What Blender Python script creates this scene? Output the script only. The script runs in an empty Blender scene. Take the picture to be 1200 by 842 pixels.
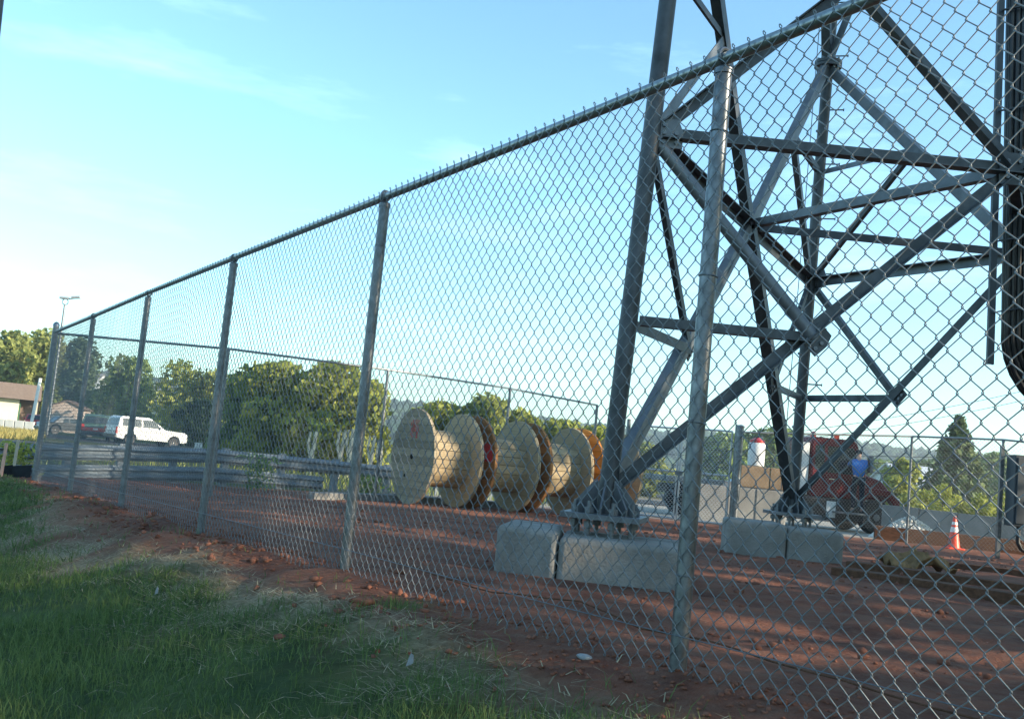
import bpy, bmesh, math, random
import numpy as np
from mathutils import Vector, Matrix
random.seed(7); RNG = np.random.default_rng(7)
R = math.radians
scene = bpy.context.scene
COL = scene.collection

# ------------------------------------------------------------------ camera, sky, sun
FPX, PITCH, ROLL = 1170.0, R(5.60), R(5.484)          # focal length in photo pixels, tilt up, roll
cam = bpy.data.cameras.new('camera'); cam_o = bpy.data.objects.new('camera', cam); COL.objects.link(cam_o)
cam.sensor_width = 36.0; cam.lens = 36.0 * FPX / 1200.0
cam.clip_start = 0.05; cam.clip_end = 9000
cam_o.matrix_world = Matrix.Rotation(math.pi / 2 + PITCH, 4, 'X') @ Matrix.Rotation(ROLL, 4, 'Z')
scene.camera = cam_o                                   # the eye is the origin; the ground lies below z = 0

SUN_AZ, SUN_EL = R(112), R(18)                         # clockwise from +Y (the view), above the horizon
world = bpy.data.worlds.new('World'); scene.world = world; world.use_nodes = True
nt = world.node_tree; bg = nt.nodes['Background']
sky = nt.nodes.new('ShaderNodeTexSky'); sky.sky_type = 'NISHITA'; sky.sun_disc = False
sky.sun_elevation = SUN_EL; sky.sun_rotation = SUN_AZ
sky.air_density = 1.0; sky.dust_density = 0.6; sky.ozone_density = 1.0
tint = nt.nodes.new('ShaderNodeMix'); tint.data_type = 'RGBA'; tint.blend_type = 'MULTIPLY'; tint.inputs[0].default_value = 1
tint.inputs[7].default_value = (0.92, 1.28, 1.38, 1)   # the camera's cool white balance
tc = nt.nodes.new('ShaderNodeTexCoord'); mp = nt.nodes.new('ShaderNodeMapping')
mp.inputs['Scale'].default_value = (1.2, 1.2, 7.0); mp.inputs['Location'].default_value = (0.35, 0.1, 0.2)
cn = nt.nodes.new('ShaderNodeTexNoise'); cn.inputs['Scale'].default_value = 1.7; cn.inputs['Detail'].default_value = 7; cn.inputs['Roughness'].default_value = 0.62
cr = nt.nodes.new('ShaderNodeMapRange'); cr.inputs[1].default_value = 0.52; cr.inputs[2].default_value = 0.82; cr.inputs[3].default_value = 0; cr.inputs[4].default_value = 0.45
cm = nt.nodes.new('ShaderNodeMix'); cm.data_type = 'RGBA'; cm.inputs[7].default_value = (6.0, 9.0, 10.0, 1)
L = nt.links.new
L(sky.outputs[0], tint.inputs[6]); L(tc.outputs['Generated'], mp.inputs[0]); L(mp.outputs[0], cn.inputs[0]); L(cn.outputs[0], cr.inputs[0])
L(tint.outputs[2], cm.inputs[6]); L(cr.outputs[0], cm.inputs[0]); L(cm.outputs[2], bg.inputs[0])
bg.inputs[1].default_value = 0.13
sun = bpy.data.lights.new('sun', 'SUN'); sun_o = bpy.data.objects.new('sun', sun); COL.objects.link(sun_o)
sun.energy = 5.0; sun.angle = R(0.53); sun.color = (1.0, 0.86, 0.66)
to_sun = Vector((math.sin(SUN_AZ) * math.cos(SUN_EL), math.cos(SUN_AZ) * math.cos(SUN_EL), math.sin(SUN_EL)))
sun_o.rotation_euler = to_sun.to_track_quat('Z', 'Y').to_euler()
vs = scene.view_settings
vs.view_transform = 'Standard'; vs.look = 'None'; vs.gamma = 1.0; vs.exposure = 1.12
scene.cycles.max_bounces = 6; scene.cycles.transparent_max_bounces = 8

# ------------------------------------------------------------------ helpers
V = Vector
def P(px, py, y):
    """world point seen at photo pixel (px, py) at distance y in front of the eye"""
    a, b = px - 600, py - 421
    a, b = a * math.cos(ROLL) + b * math.sin(ROLL), -a * math.sin(ROLL) + b * math.cos(ROLL)
    X, U = a / FPX, -b / FPX
    d = V((X, math.cos(PITCH) - U * math.sin(PITCH), math.sin(PITCH) + U * math.cos(PITCH)))
    return d * (y / d.y)

def hash2(ix, iy, s):
    h = (ix.astype(np.int64) * 374761393 + iy.astype(np.int64) * 668265263 + s * 974634777) & 0x7fffffff
    h = ((h ^ (h >> 13)) * 1274126177) & 0x7fffffff
    return ((h ^ (h >> 16)) & 0xffff) / 65535.0
def vnoise(x, y, s=0):
    x = np.asarray(x, float); y = np.asarray(y, float)
    ix, iy = np.floor(x), np.floor(y); fx, fy = x - ix, y - iy
    fx = fx * fx * (3 - 2 * fx); fy = fy * fy * (3 - 2 * fy)
    a, b = hash2(ix, iy, s), hash2(ix + 1, iy, s); c, d = hash2(ix, iy + 1, s), hash2(ix + 1, iy + 1, s)
    return (a * (1 - fx) + b * fx) * (1 - fy) + (c * (1 - fx) + d * fx) * fy
def fbm(x, y, s=0, o=4):
    t = 0; A = 0.5
    for k in range(o):
        t = t + A * vnoise(x * 2 ** k, y * 2 ** k, s + k * 17); A *= 0.5
    return t
def sstep(a, b, x):
    t = np.clip((np.asarray(x, float) - a) / (b - a), 0, 1); return t * t * (3 - 2 * t)

def tag(o, label=None, cat=None, group=None, kind=None):
    if label: o['label'] = label
    if cat: o['category'] = cat
    if group: o['group'] = group
    if kind: o['kind'] = kind
    return o
def thing(name, loc, label, cat, group=None, rz=0.0):
    o = bpy.data.objects.new(name, None); COL.objects.link(o); o.location = loc; o.rotation_euler.z = rz
    o.empty_display_size = 0.2
    return tag(o, label, cat, group)

class MB:
    def __init__(s, off=(0, 0, 0)): s.v = []; s.f = []; s.off = V(off)
    def add(s, vs_, fs):
        n = len(s.v); s.v += [V(q) - s.off for q in vs_]; s.f += [tuple(i + n for i in f) for f in fs]; return s
    def basis(s, a, b, up):
        z = (V(b) - V(a)).normalized(); up = V(up)
        x = up.cross(z)
        if x.length < 1e-4: x = V((1, 0, 0)).cross(z)
        if x.length < 1e-4: x = V((0, 1, 0)).cross(z)
        x.normalize(); return x, z.cross(x), z
    def ext(s, prof, a, b, up=(0, 0, 1), scale=1.0):
        """sweep a closed 2D outline (x sideways, y along 'up') from a to b"""
        a, b = V(a), V(b); x, y, z = s.basis(a, b, up); n = len(prof)
        vs_ = [a + x * p[0] + y * p[1] for p in prof] + [b + x * p[0] * scale + y * p[1] * scale for p in prof]
        fs = [(i, (i + 1) % n, n + (i + 1) % n, n + i) for i in range(n)] + [tuple(range(n - 1, -1, -1)), tuple(range(n, 2 * n))]
        return s.add(vs_, fs)
    def bar(s, a, b, w, h, up=(0, 0, 1)):
        return s.ext([(-w / 2, -h / 2), (w / 2, -h / 2), (w / 2, h / 2), (-w / 2, h / 2)], a, b, up)
    def angle(s, a, b, w, t, up=(0, 0, 1), flip=1):
        q = [(0, 0), (w * flip, 0), (w * flip, t), (t * flip, t), (t * flip, w), (0, w)]
        q = [(x - w * flip * .3, y - w * .3) for x, y in q]
        if flip < 0: q = q[::-1]
        return s.ext(q, a, b, up)
    def box(s, c, d, rz=0.0):
        c = V(c); m = Matrix.Rotation(rz, 3, 'Z')
        vs_ = [c + m @ V((sx * d[0] / 2, sy * d[1] / 2, sz * d[2] / 2)) for sz in (-1, 1) for sx, sy in ((-1, -1), (1, -1), (1, 1), (-1, 1))]
        return s.add(vs_, [(3, 2, 1, 0), (4, 5, 6, 7), (0, 1, 5, 4), (1, 2, 6, 5), (2, 3, 7, 6), (3, 0, 4, 7)])
    def tube(s, pts, r, n=8, cap=True):
        pts = [V(p) for p in pts]; rs = r if isinstance(r, (list, tuple)) else [r] * len(pts)
        rings = []; up = V((0.13, 0.21, 1))
        for i, p in enumerate(pts):
            t = (pts[min(i + 1, len(pts) - 1)] - pts[max(i - 1, 0)]).normalized()
            x = up.cross(t)
            if x.length < .05: x = V((1, 0, 0)).cross(t)
            x.normalize(); y = t.cross(x); up = y if abs(t.z) > .3 else up
            rings.append([p + (x * math.cos(2 * math.pi * k / n) + y * math.sin(2 * math.pi * k / n)) * rs[i] for k in range(n)])
        vs_ = [q for rg in rings for q in rg]; m = len(pts)
        fs = [(i * n + k, i * n + (k + 1) % n, (i + 1) * n + (k + 1) % n, (i + 1) * n + k) for i in range(m - 1) for k in range(n)]
        if cap: fs += [tuple(range(n - 1, -1, -1)), tuple((m - 1) * n + k for k in range(n))]
        return s.add(vs_, fs)
    def lathe(s, c, d, prof, n=24, cap=True):
        """prof: (distance along d, radius) list"""
        c, d = V(c), V(d).normalized(); x = V((0, 0, 1)).cross(d)
        if x.length < .05: x = V((1, 0, 0)).cross(d)
        x.normalize(); y = d.cross(x)
        vs_ = [c + d * h + (x * math.cos(2 * math.pi * k / n) + y * math.sin(2 * math.pi * k / n)) * r for h, r in prof for k in range(n)]
        m = len(prof)
        fs = [(i * n + k, i * n + (k + 1) % n, (i + 1) * n + (k + 1) % n, (i + 1) * n + k) for i in range(m - 1) for k in range(n)]
        if cap: fs += [tuple(range(n - 1, -1, -1)), tuple((m - 1) * n + k for k in range(n))]
        return s.add(vs_, fs)
    def ring(s, c, d, R0, r, n=14, m=6):
        c, d = V(c), V(d).normalized(); x = V((0, 0, 1)).cross(d)
        if x.length < .05: x = V((1, 0, 0)).cross(d)
        x.normalize(); y = d.cross(x); vs_ = []
        for i in range(n):
            a = 2 * math.pi * i / n; u = x * math.cos(a) + y * math.sin(a)
            vs_ += [c + u * (R0 + r * math.cos(2 * math.pi * k / m)) + d * r * math.sin(2 * math.pi * k / m) for k in range(m)]
        return s.add(vs_, [(i * m + k, ((i + 1) % n) * m + k, ((i + 1) % n) * m + (k + 1) % m, i * m + (k + 1) % m) for i in range(n) for k in range(m)])
    def plate(s, outline, nrm, t):
        """flat polygon (world points) given thickness t along nrm, centred"""
        nrm = V(nrm).normalized() * (t / 2); n = len(outline)
        vs_ = [V(p) - nrm for p in outline] + [V(p) + nrm for p in outline]
        return s.add(vs_, [(i, (i + 1) % n, n + (i + 1) % n, n + i) for i in range(n)] + [tuple(range(n - 1, -1, -1)), tuple(range(n, 2 * n))])
    def mesh(s, name):
        me = bpy.data.meshes.new(name); me.from_pydata([tuple(q) for q in s.v], [], s.f)
        bm = bmesh.new(); bm.from_mesh(me); bmesh.ops.recalc_face_normals(bm, faces=bm.faces); bm.to_mesh(me); bm.free()
        return me
    def build(s, name, m, parent=None, smooth=False, bevel=0.0, seg=2):
        me = s.mesh(name); return link(name, me, m, parent, smooth, bevel, seg)
def link(name, me, m, parent=None, smooth=False, bevel=0.0, seg=2):
    if m is not None and not me.materials: me.materials.append(m)
    o = bpy.data.objects.new(name, me); COL.objects.link(o)
    if parent is not None: o.parent = parent
    if smooth:
        me.polygons.foreach_set('use_smooth', [True] * len(me.polygons))
        try: me.set_sharp_from_angle(angle=R(38))
        except Exception: pass
    if bevel:
        b = o.modifiers.new('bevel', 'BEVEL'); b.width = bevel; b.segments = seg; b.limit_method = 'ANGLE'; b.angle_limit = R(35)
    return o
def npmesh(name, verts, quads):
    verts = np.asarray(verts, np.float32); quads = np.asarray(quads, np.int32); k = quads.shape[1]
    me = bpy.data.meshes.new(name); me.vertices.add(len(verts)); me.vertices.foreach_set('co', verts.ravel())
    me.loops.add(quads.size); me.loops.foreach_set('vertex_index', quads.ravel())
    me.polygons.add(len(quads)); me.polygons.foreach_set('loop_start', np.arange(len(quads), dtype=np.int32) * k)
    me.update(calc_edges=True); me.validate(); return me
def vcol(me, name, arr):
    a = me.color_attributes.new(name, 'FLOAT_COLOR', 'POINT'); arr = np.asarray(arr, np.float32)
    if arr.shape[1] == 3: arr = np.c_[arr, np.ones(len(arr), np.float32)]
    a.data.foreach_set('color', arr.ravel())
def copy_tree(o, parent=None):
    c = o.copy(); COL.objects.link(c)
    if parent is not None: c.parent = parent
    for ch in list(o.children): copy_tree(ch, c)
    return c

# ------------------------------------------------------------------ materials
def mat(name, col, rough=0.7, metal=0.0, var=0.25, scale=6.0, bump=0.0, bscale=40.0, col2=None, coord='Object', stretch=None, spec=None):
    m = bpy.data.materials.new(name); m.use_nodes = True; t = m.node_tree; b = t.nodes['Principled BSDF']; lk = t.links.new
    b.inputs['Roughness'].default_value = rough; b.inputs['Metallic'].default_value = metal
    if spec is None and rough >= .7 and metal < .1: spec = .15
    if spec is not None: b.inputs['Specular IOR Level'].default_value = spec
    c = t.nodes.new('ShaderNodeTexCoord'); src = c.outputs[coord]
    if stretch:
        mpn = t.nodes.new('ShaderNodeMapping'); mpn.inputs['Scale'].default_value = stretch; lk(src, mpn.inputs[0]); src = mpn.outputs[0]
    n = t.nodes.new('ShaderNodeTexNoise'); n.inputs['Scale'].default_value = scale; n.inputs['Detail'].default_value = 6; n.inputs['Roughness'].default_value = .62; lk(src, n.inputs[0])
    mx = t.nodes.new('ShaderNodeMix'); mx.data_type = 'RGBA'
    c2 = col2 if col2 else tuple(x * (1 - var) for x in col)
    c1 = col if col2 else tuple(min(1, x * (1 + var)) for x in col)
    mx.inputs[6].default_value = (*c2, 1); mx.inputs[7].default_value = (*c1, 1)
    mr = t.nodes.new('ShaderNodeMapRange'); mr.inputs[1].default_value = .3; mr.inputs[2].default_value = .7; lk(n.outputs[0], mr.inputs[0]); lk(mr.outputs[0], mx.inputs[0])
    lk(mx.outputs[2], b.inputs['Base Color'])
    if bump:
        n2 = t.nodes.new('ShaderNodeTexNoise'); n2.inputs['Scale'].default_value = bscale; n2.inputs['Detail'].default_value = 5; lk(src, n2.inputs[0])
        bp = t.nodes.new('ShaderNodeBump'); bp.inputs['Strength'].default_value = bump; bp.inputs['Distance'].default_value = .02
        lk(n2.outputs[0], bp.inputs['Height']); lk(bp.outputs[0], b.inputs['Normal'])
    return m
M = {}
M['galv'] = mat('galvanised_steel', (.165, .178, .192), .38, .8, .4, 14, .05, 200)
M['wire'] = mat('galvanised_wire', (.15, .168, .18), .45, .5, .22, 30)
M['rail'] = mat('galvanised_rail', (.26, .28, .28), .34, .75, .22, 30)
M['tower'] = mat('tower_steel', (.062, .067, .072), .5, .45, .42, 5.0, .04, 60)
M['tower_light'] = mat('pale_tower_steel', (.135, .145, .155), .5, .45, .3, 4.0, .04, 60)  # paler copy of the tower steel for some braces and plates
M['bolt'] = mat('bolt_steel', (.16, .17, .18), .5, .6, .2, 30)
M['conc'] = mat('cast_concrete', (.29, .285, .265), .9, 0, .22, 2.6, .5, 45, col2=(.17, .155, .135))
M['conc_old'] = mat('weathered_concrete', (.23, .225, .21), .9, 0, .3, 1.4, .3, 30)
M['conc_white'] = mat('pale_concrete', (.55, .54, .50), .85, 0, .15, 2.0, .2, 30)
def wood(name, col, var=.22):
    m = mat(name, col, .75, 0, var, 3.0, .3, 14, stretch=(4, 1.2, 16)); t = m.node_tree; b = t.nodes['Principled BSDF']; src = b.inputs['Base Color'].links[0].from_socket
    oi = t.nodes.new('ShaderNodeObjectInfo'); mr = t.nodes.new('ShaderNodeMapRange'); mr.inputs[3].default_value = .72; mr.inputs[4].default_value = 1.18; t.links.new(oi.outputs['Random'], mr.inputs[0])
    mu = t.nodes.new('ShaderNodeVectorMath'); mu.operation = 'SCALE'; t.links.new(src, mu.inputs[0]); t.links.new(mr.outputs[0], mu.inputs['Scale']); t.links.new(mu.outputs[0], b.inputs['Base Color']); return m
M['ply'] = wood('pale_reel_wood', (.37, .29, .18))
M['ply2'] = wood('grey_tan_reel_wood', (.29, .24, .165))
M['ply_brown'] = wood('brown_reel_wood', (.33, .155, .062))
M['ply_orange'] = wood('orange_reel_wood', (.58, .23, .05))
M['timber'] = mat('old_timber', (.115, .056, .033), .9, 0, .35, 4, .4, 20, stretch=(.6, 6, 6))
M['red_paint'] = mat('red_paint', (.50, .03, .035), .6, 0, .3, 20)
M['black'] = mat('black_rubber', (.012, .012, .014), .55, 0, .2, 10)
M['black_cable'] = mat('black_cable_jacket', (.014, .014, .017), .35, 0, .2, 10)
M['dark'] = mat('dark_shadowed_gap', (.01, .009, .008), .9, 0, .1, 5)
M['cone'] = mat('orange_cone_plastic', (.85, .06, .02), .45, 0, .08, 8)
M['white_band'] = mat('reflective_band', (.75, .75, .74), .4, 0, .08, 20)
M['white_paint'] = mat('white_car_paint', (.72, .72, .70), .25, 0, .03, 2, spec=.6)
M['red_car'] = mat('red_car_paint', (.40, .02, .025), .3, 0, .1, 2)
M['maroon'] = mat('maroon_truck_paint', (.10, .002, .007), .42, 0, .18, 3, spec=.2)
M['grey_car'] = mat('grey_car_paint', (.035, .042, .05), .3, .2, .1, 2)
M['green_car'] = mat('dark_green_car_paint', (.06, .12, .10), .3, .1, .1, 2)
M['pale_car'] = mat('silver_car_paint', (.5, .55, .52), .3, .2, .08, 2)
M['glass'] = mat('dark_car_glass', (.02, .028, .03), .08, 0, .1, 2, spec=.8)
M['lamp_red'] = mat('tail_lamp_plastic', (.45, .02, .02), .25, 0, .1, 5)
M['chrome'] = mat('bright_metal', (.6, .6, .6), .25, .9, .05, 10)
M['alu'] = mat('dull_aluminium', (.5, .51, .52), .45, .5, .1, 10)
M['cabinet'] = mat('dark_blue_grey_enamel', (.035, .045, .055), .5, .1, .15, 5)
M['white_box'] = mat('off_white_enamel', (.62, .62, .60), .5, 0, .08, 6)
M['cream_wall'] = mat('cream_render', (.62, .56, .42), .85, 0, .06, 2)
M['pink_wall'] = mat('pinkish_siding', (.52, .42, .36), .85, 0, .06, 2)
M['brown_roof'] = mat('brown_roofing', (.17, .125, .10), .85, 0, .15, 4)
M['grey_roof'] = mat('grey_roofing', (.22, .22, .22), .8, 0, .15, 4)
M['green_door'] = mat('green_painted_door', (.03, .12, .05), .6, 0, .1, 5)
M['sunlit_wire'] = mat('sunlit_gate_wire', (.58, .60, .60), .5, .2, .1, 20)  # sunlight on the gate mesh put into a near white wire colour
M['guard'] = mat('weathered_guardrail_steel', (.13, .16, .185), .65, .2, .18, 5)
M['asphalt'] = mat('asphalt', (.055, .055, .056), .9, 0, .2, 3, .2, 60)
M['pole_wood'] = mat('pale_pole_wood', (.46, .40, .30), .85, 0, .2, 3, stretch=(8, 8, .8))
M['bark'] = mat('bark', (.10, .08, .06), .95, 0, .3, 8, .4, 20)
M['pale_bark'] = mat('pale_bare_stem', (.50, .44, .34), .9, 0, .25, 6)
M['gravel'] = mat('grey_gravel', (.60, .57, .51), .95, 0, .25, 9, .7, 30)
M['rock'] = mat('dirt_clod', (.19, .08, .052), .98, 0, .35, 9, .4, 30)
M['tan_box'] = mat('weathered_tan_wood', (.20, .145, .095), .85, 0, .25, 4)
M['burlap'] = mat('tan_sacking', (.26, .155, .075), .95, 0, .3, 12, .6, 40)
M['skin'] = mat('skin', (.50, .30, .22), .6, 0, .08, 10)
M['shirt'] = mat('blue_shirt_cloth', (.03, .14, .42), .85, 0, .2, 12)
M['trousers'] = mat('dark_trouser_cloth', (.02, .022, .03), .9, 0, .2, 12)
M['blue_car'] = mat('pale_blue_car_paint', (.25, .42, .5), .3, .1, .1, 2)
M['litter'] = mat('pale_litter', (.24, .26, .27), .7, 0, .2, 20)
M['pink_stake'] = mat('pink_painted_wood', (.60, .36, .28), .8, 0, .15, 20)
M['fabric'] = mat('black_silt_cloth', (.015, .016, .018), .9, 0, .2, 10)

def leafmat(name, dark, light, transl=.42):
    m = bpy.data.materials.new(name); m.use_nodes = True; t = m.node_tree; lk = t.links.new
    b = t.nodes['Principled BSDF']; out = t.nodes['Material Output']
    a = t.nodes.new('ShaderNodeAttribute'); a.attribute_name = 'tint'
    mx = t.nodes.new('ShaderNodeMix'); mx.data_type = 'RGBA'
    mx.inputs[6].default_value = (*dark, 1); mx.inputs[7].default_value = (*light, 1); lk(a.outputs['Fac'], mx.inputs[0])
    lk(mx.outputs[2], b.inputs['Base Color']); b.inputs['Roughness'].default_value = .6; b.inputs['Specular IOR Level'].default_value = .12
    tr = t.nodes.new('ShaderNodeBsdfTranslucent'); lk(mx.outputs[2], tr.inputs[0])
    ms = t.nodes.new('ShaderNodeMixShader'); ms.inputs[0].default_value = transl
    lk(b.outputs[0], ms.inputs[1]); lk(tr.outputs[0], ms.inputs[2]); lk(ms.outputs[0], out.inputs[0]); return m
M['leaf_a'] = leafmat('olive_leaves', (.085, .125, .035), (.42, .43, .13))
M['leaf_b'] = leafmat('deep_green_leaves', (.07, .12, .045), (.32, .40, .13))
M['leaf_c'] = leafmat('yellow_green_leaves', (.12, .165, .035), (.50, .50, .12))
M['leaf_d'] = leafmat('dark_leaves', (.015, .038, .018), (.045, .08, .035))
M['needle'] = leafmat('conifer_needles', (.03, .06, .03), (.17, .21, .09), .15)
M['blue_green'] = leafmat('grey_green_leaves', (.065, .11, .07), (.22, .28, .15))
M['grass'] = leafmat('grass_blades', (.032, .072, .022), (.195, .26, .085), .3)
M['straw'] = leafmat('dry_straw', (.18, .14, .08), (.46, .39, .24), .1)
M['yellow_grass'] = leafmat('dry_yellow_grass', (.22, .18, .06), (.45, .38, .14), .3)
M['forest'] = leafmat('hillside_forest', (.020, .045, .026), (.055, .095, .045), .1)

# ------------------------------------------------------------------ ground shape
F0 = V((0.7459, 3.9193, -0.7633)); FAZ = 2.1537; FGR = -0.0220; BAY = 3.05; FH = 2.456
FD = V((math.cos(FAZ), math.sin(FAZ), 0)); FN = V((-math.sin(FAZ), math.cos(FAZ), 0))   # FN points to the outside (towards the eye)
def fence_pt(t, h=0.0, out=0.0):
    s = BAY * t; return F0 + FD * s + FN * out + V((0, 0, FGR * s + h))
def ground_z(x, y):
    x = np.asarray(x, float); y = np.asarray(y, float)
    dx, dy = x - F0.x, y - F0.y
    s = dx * FD.x + dy * FD.y; d = dx * FN.x + dy * FN.y
    zf = F0.z + FGR * np.clip(s, -6, 17.5) - .015
    yard = np.interp(y, [-40, 0, 10, 22, 30, 63, 120, 400, 3000], [-.70, -.72, -.88, -1.06, -1.2, -1.5, -1.75, -2.0, -2.0])
    bank = zf - .235 * np.clip(d, 0, 4.2) - .05 * np.clip(d - 4.2, 0, 20)
    hump = (fbm(s * 1.1 + 3, d * 1.6 + 9, 5) - .35) * .42 * np.exp(-((d - .55) / .5) ** 2) * sstep(-1.2, .8, s) * (1 - sstep(16.5, 18.5, s))
    hump = np.maximum(hump, -.03)
    end = sstep(17.0, 20.5, s)
    outz = bank + hump
    outz = outz * (1 - end) + np.minimum(np.interp(y, [0, 17, 22, 63, 120, 400], [-1.9, -1.55, -1.3, -1.5, -1.75, -2.0]), outz) * end
    w = sstep(-1.4, .05, d); yard = yard - .17 * sstep(1.5, 6.0, -x) * sstep(9, 16, y) * (1 - sstep(24, 40, y))
    z = yard * (1 - w) + outz * w
    near = np.exp(-np.clip(np.hypot(x, y) - 6, 0, 60) / 16)
    rough = (fbm(x * 1.7, y * 1.7, 21) - .47) * .085 + (fbm(x * 6, y * 6, 31) - .47) * .034
    ruts = (fbm(x * .35 + y * .12, y * 2.1 - x * .25, 44, 3) - .44) * .13 * (1 - w) + (fbm(x * .55 - y * .1, y * 5.2 - x * .5, 47, 3) - .44) * .055 * (1 - w)
    return z + (rough * (0.45 + .55 * (1 - sstep(1.2, 2.4, d))) + ruts * .8) * near
def gz(x, y): return float(ground_z(np.array([x]), np.array([y]))[0])
def on_ground(px, y, dz=0.0):
    """ground point in the direction of photo column px (near the horizon line) at distance y"""
    p = P(px, 421 + 117 + (px - 600) * .0973, y); return V((p.x, p.y, gz(p.x, p.y) + dz))

def axis_pts(lo, hi, step, far):
    core = np.arange(lo, hi + 1e-6, step); g = [step]
    while sum(g) < far: g.append(g[-1] * 1.16)
    g = np.cumsum(g); return np.r_[(lo - g)[::-1], core, hi + g]
xs = axis_pts(-13.5, 13.5, .115, 3200); ys = axis_pts(.2, 25.0, .115, 3600)
ys = ys[ys > -160]
GX, GY = np.meshgrid(xs, ys); GZ = ground_z(GX.ravel(), GY.ravel())
nx, ny = len(xs), len(ys); idx = np.arange(nx * ny).reshape(ny, nx)
me = npmesh('ground', np.c_[GX.ravel(), GY.ravel(), GZ], np.c_[idx[:-1, :-1].ravel(), idx[:-1, 1:].ravel(), idx[1:, 1:].ravel(), idx[1:, :-1].ravel()])
gx, gy = GX.ravel(), GY.ravel()
gs = (gx - F0.x) * FD.x + (gy - F0.y) * FD.y; gd = (gx - F0.x) * FN.x + (gy - F0.y) * FN.y
def edge_d(s, x, y): return .62 + .6 * (fbm(s * .55 + 2, x * .2, 71, 3) - .45) * 2 + .5 * sstep(1, 4, s) * (1 - sstep(8, 12, s))
outside = sstep(-.02, .02, gd)
grass_w = sstep(-.35, .45, gd - edge_d(gs, gx, gy) + (fbm(gx * 2.2, gy * 2.2, 77) - .47) * 1.5) * outside
grass_w = np.maximum(grass_w, sstep(17.3, 18.2, gs) * outside)
straw_w = np.exp(-((gd - edge_d(gs, gx, gy) - .05) / .5) ** 2) * sstep(.37, .51, fbm(gx * 1.1 + 5, gy * 1.1, 81)) * outside * sstep(.3, .6, gd)
grav_w = sstep(22.5, 25.0, gy - .05 * gx) * (1 - outside) * (1 - sstep(45, 60, gy)) * sstep(-5, -1, gx)
far_grass = np.maximum(sstep(45, 60, gy), sstep(22.5, 24, gy - .1 * gx) * (1 - sstep(-5, -1, gx)) * .8)
vcol(me, 'cover', np.c_[np.maximum(grass_w, far_grass), grav_w, straw_w])
gm = bpy.data.materials.new('ground_cover'); gm.use_nodes = True; t = gm.node_tree; lk = t.links.new; b = t.nodes['Principled BSDF']; b.inputs['Roughness'].default_value = .97; b.inputs['Specular IOR Level'].default_value = .15
att = t.nodes.new('ShaderNodeAttribute'); att.attribute_name = 'cover'; sep = t.nodes.new('ShaderNodeSeparateColor'); lk(att.outputs['Color'], sep.inputs[0])
tcg = t.nodes.new('ShaderNodeTexCoord')
def gnoise(sc, det=6):
    n = t.nodes.new('ShaderNodeTexNoise'); n.inputs['Scale'].default_value = sc; n.inputs['Detail'].default_value = det; n.inputs['Roughness'].default_value = .65; lk(tcg.outputs['Object'], n.inputs[0]); return n.outputs[0]
def gmix(f, a, bb):
    m = t.nodes.new('ShaderNodeMix'); m.data_type = 'RGBA'
    for s_, v in ((0, f), (6, a), (7, bb)):
        if isinstance(v, tuple): m.inputs[s_].default_value = (*v, 1)
        else: lk(v, m.inputs[s_])
    return m.outputs[2]
def gramp(v, a, bb):
    m = t.nodes.new('ShaderNodeMapRange'); m.inputs[1].default_value = a; m.inputs[2].default_value = bb; lk(v, m.inputs[0]); return m.outputs[0]
dirt = gmix(gramp(gnoise(1.3), .35, .68), (.115, .046, .031), (.29, .115, .068))
dirt = gmix(gramp(gnoise(9), .45, .75), dirt, (.21, .115, .080))
grs = gmix(gramp(gnoise(2.5), .35, .65), (.035, .060, .020), (.09, .12, .04))
grv = gmix(gramp(gnoise(14), .35, .65), (.26, .23, .19), (.46, .43, .37))
stw = gmix(gramp(gnoise(22), .35, .65), (.18, .14, .08), (.40, .33, .21))
c0 = gmix(sep.outputs['Green'], dirt, grv); c0 = gmix(sep.outputs['Blue'], c0, stw); c0 = gmix(sep.outputs['Red'], c0, grs)
lk(c0, b.inputs['Base Color'])
bp = t.nodes.new('ShaderNodeBump'); bp.inputs['Strength'].default_value = 1.0; bp.inputs['Distance'].default_value = .055; lk(gnoise(17, 11), bp.inputs['Height']); lk(bp.outputs[0], b.inputs['Normal'])
ground = link('ground', me, gm, smooth=False); me.polygons.foreach_set('use_smooth', [True] * len(me.polygons)); tag(ground, kind='structure')

# hills far behind, with their woods
hp = np.linspace(-1300, 1300, 131); hr = np.linspace(0, 1, 26)
hv, hn = [], (len(hp), len(hr))
def hill_h(x): return 27 + 17 * fbm(x / 330.0 + 9.3, x * 0 + .5, 91, 3) + 9 * fbm(x / 90.0, x * 0, 95, 3) - 7 * np.exp(-((x - 90) / 160.0) ** 2)
for i, x in enumerate(hp):
    for j, u in enumerate(hr): hv.append((x, 560 + 420 * u, -3 + float(hill_h(np.array([x]))[0]) * math.sin(u * math.pi * .55) * (1 + .12 * float(fbm(np.array([x / 60.]), np.array([u * 6.]), 97)[0]))))
ii = np.arange(len(hv)).reshape(hn)
me = npmesh('hills', hv, np.c_[ii[:-1, :-1].ravel(), ii[1:, :-1].ravel(), ii[1:, 1:].ravel(), ii[:-1, 1:].ravel()])
tag(link('hills', me, mat('wooded_hill_ground', (.028, .05, .028), .95, 0, .35, .03), smooth=True), kind='structure')
def ico_unit():
    bm = bmesh.new(); bmesh.ops.create_icosphere(bm, subdivisions=1, radius=1); v = np.array([q.co[:] for q in bm.verts]); f = np.array([[q.index for q in fc.verts] for fc in bm.faces]); bm.free(); return v, f
IV, IF = ico_unit()
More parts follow.
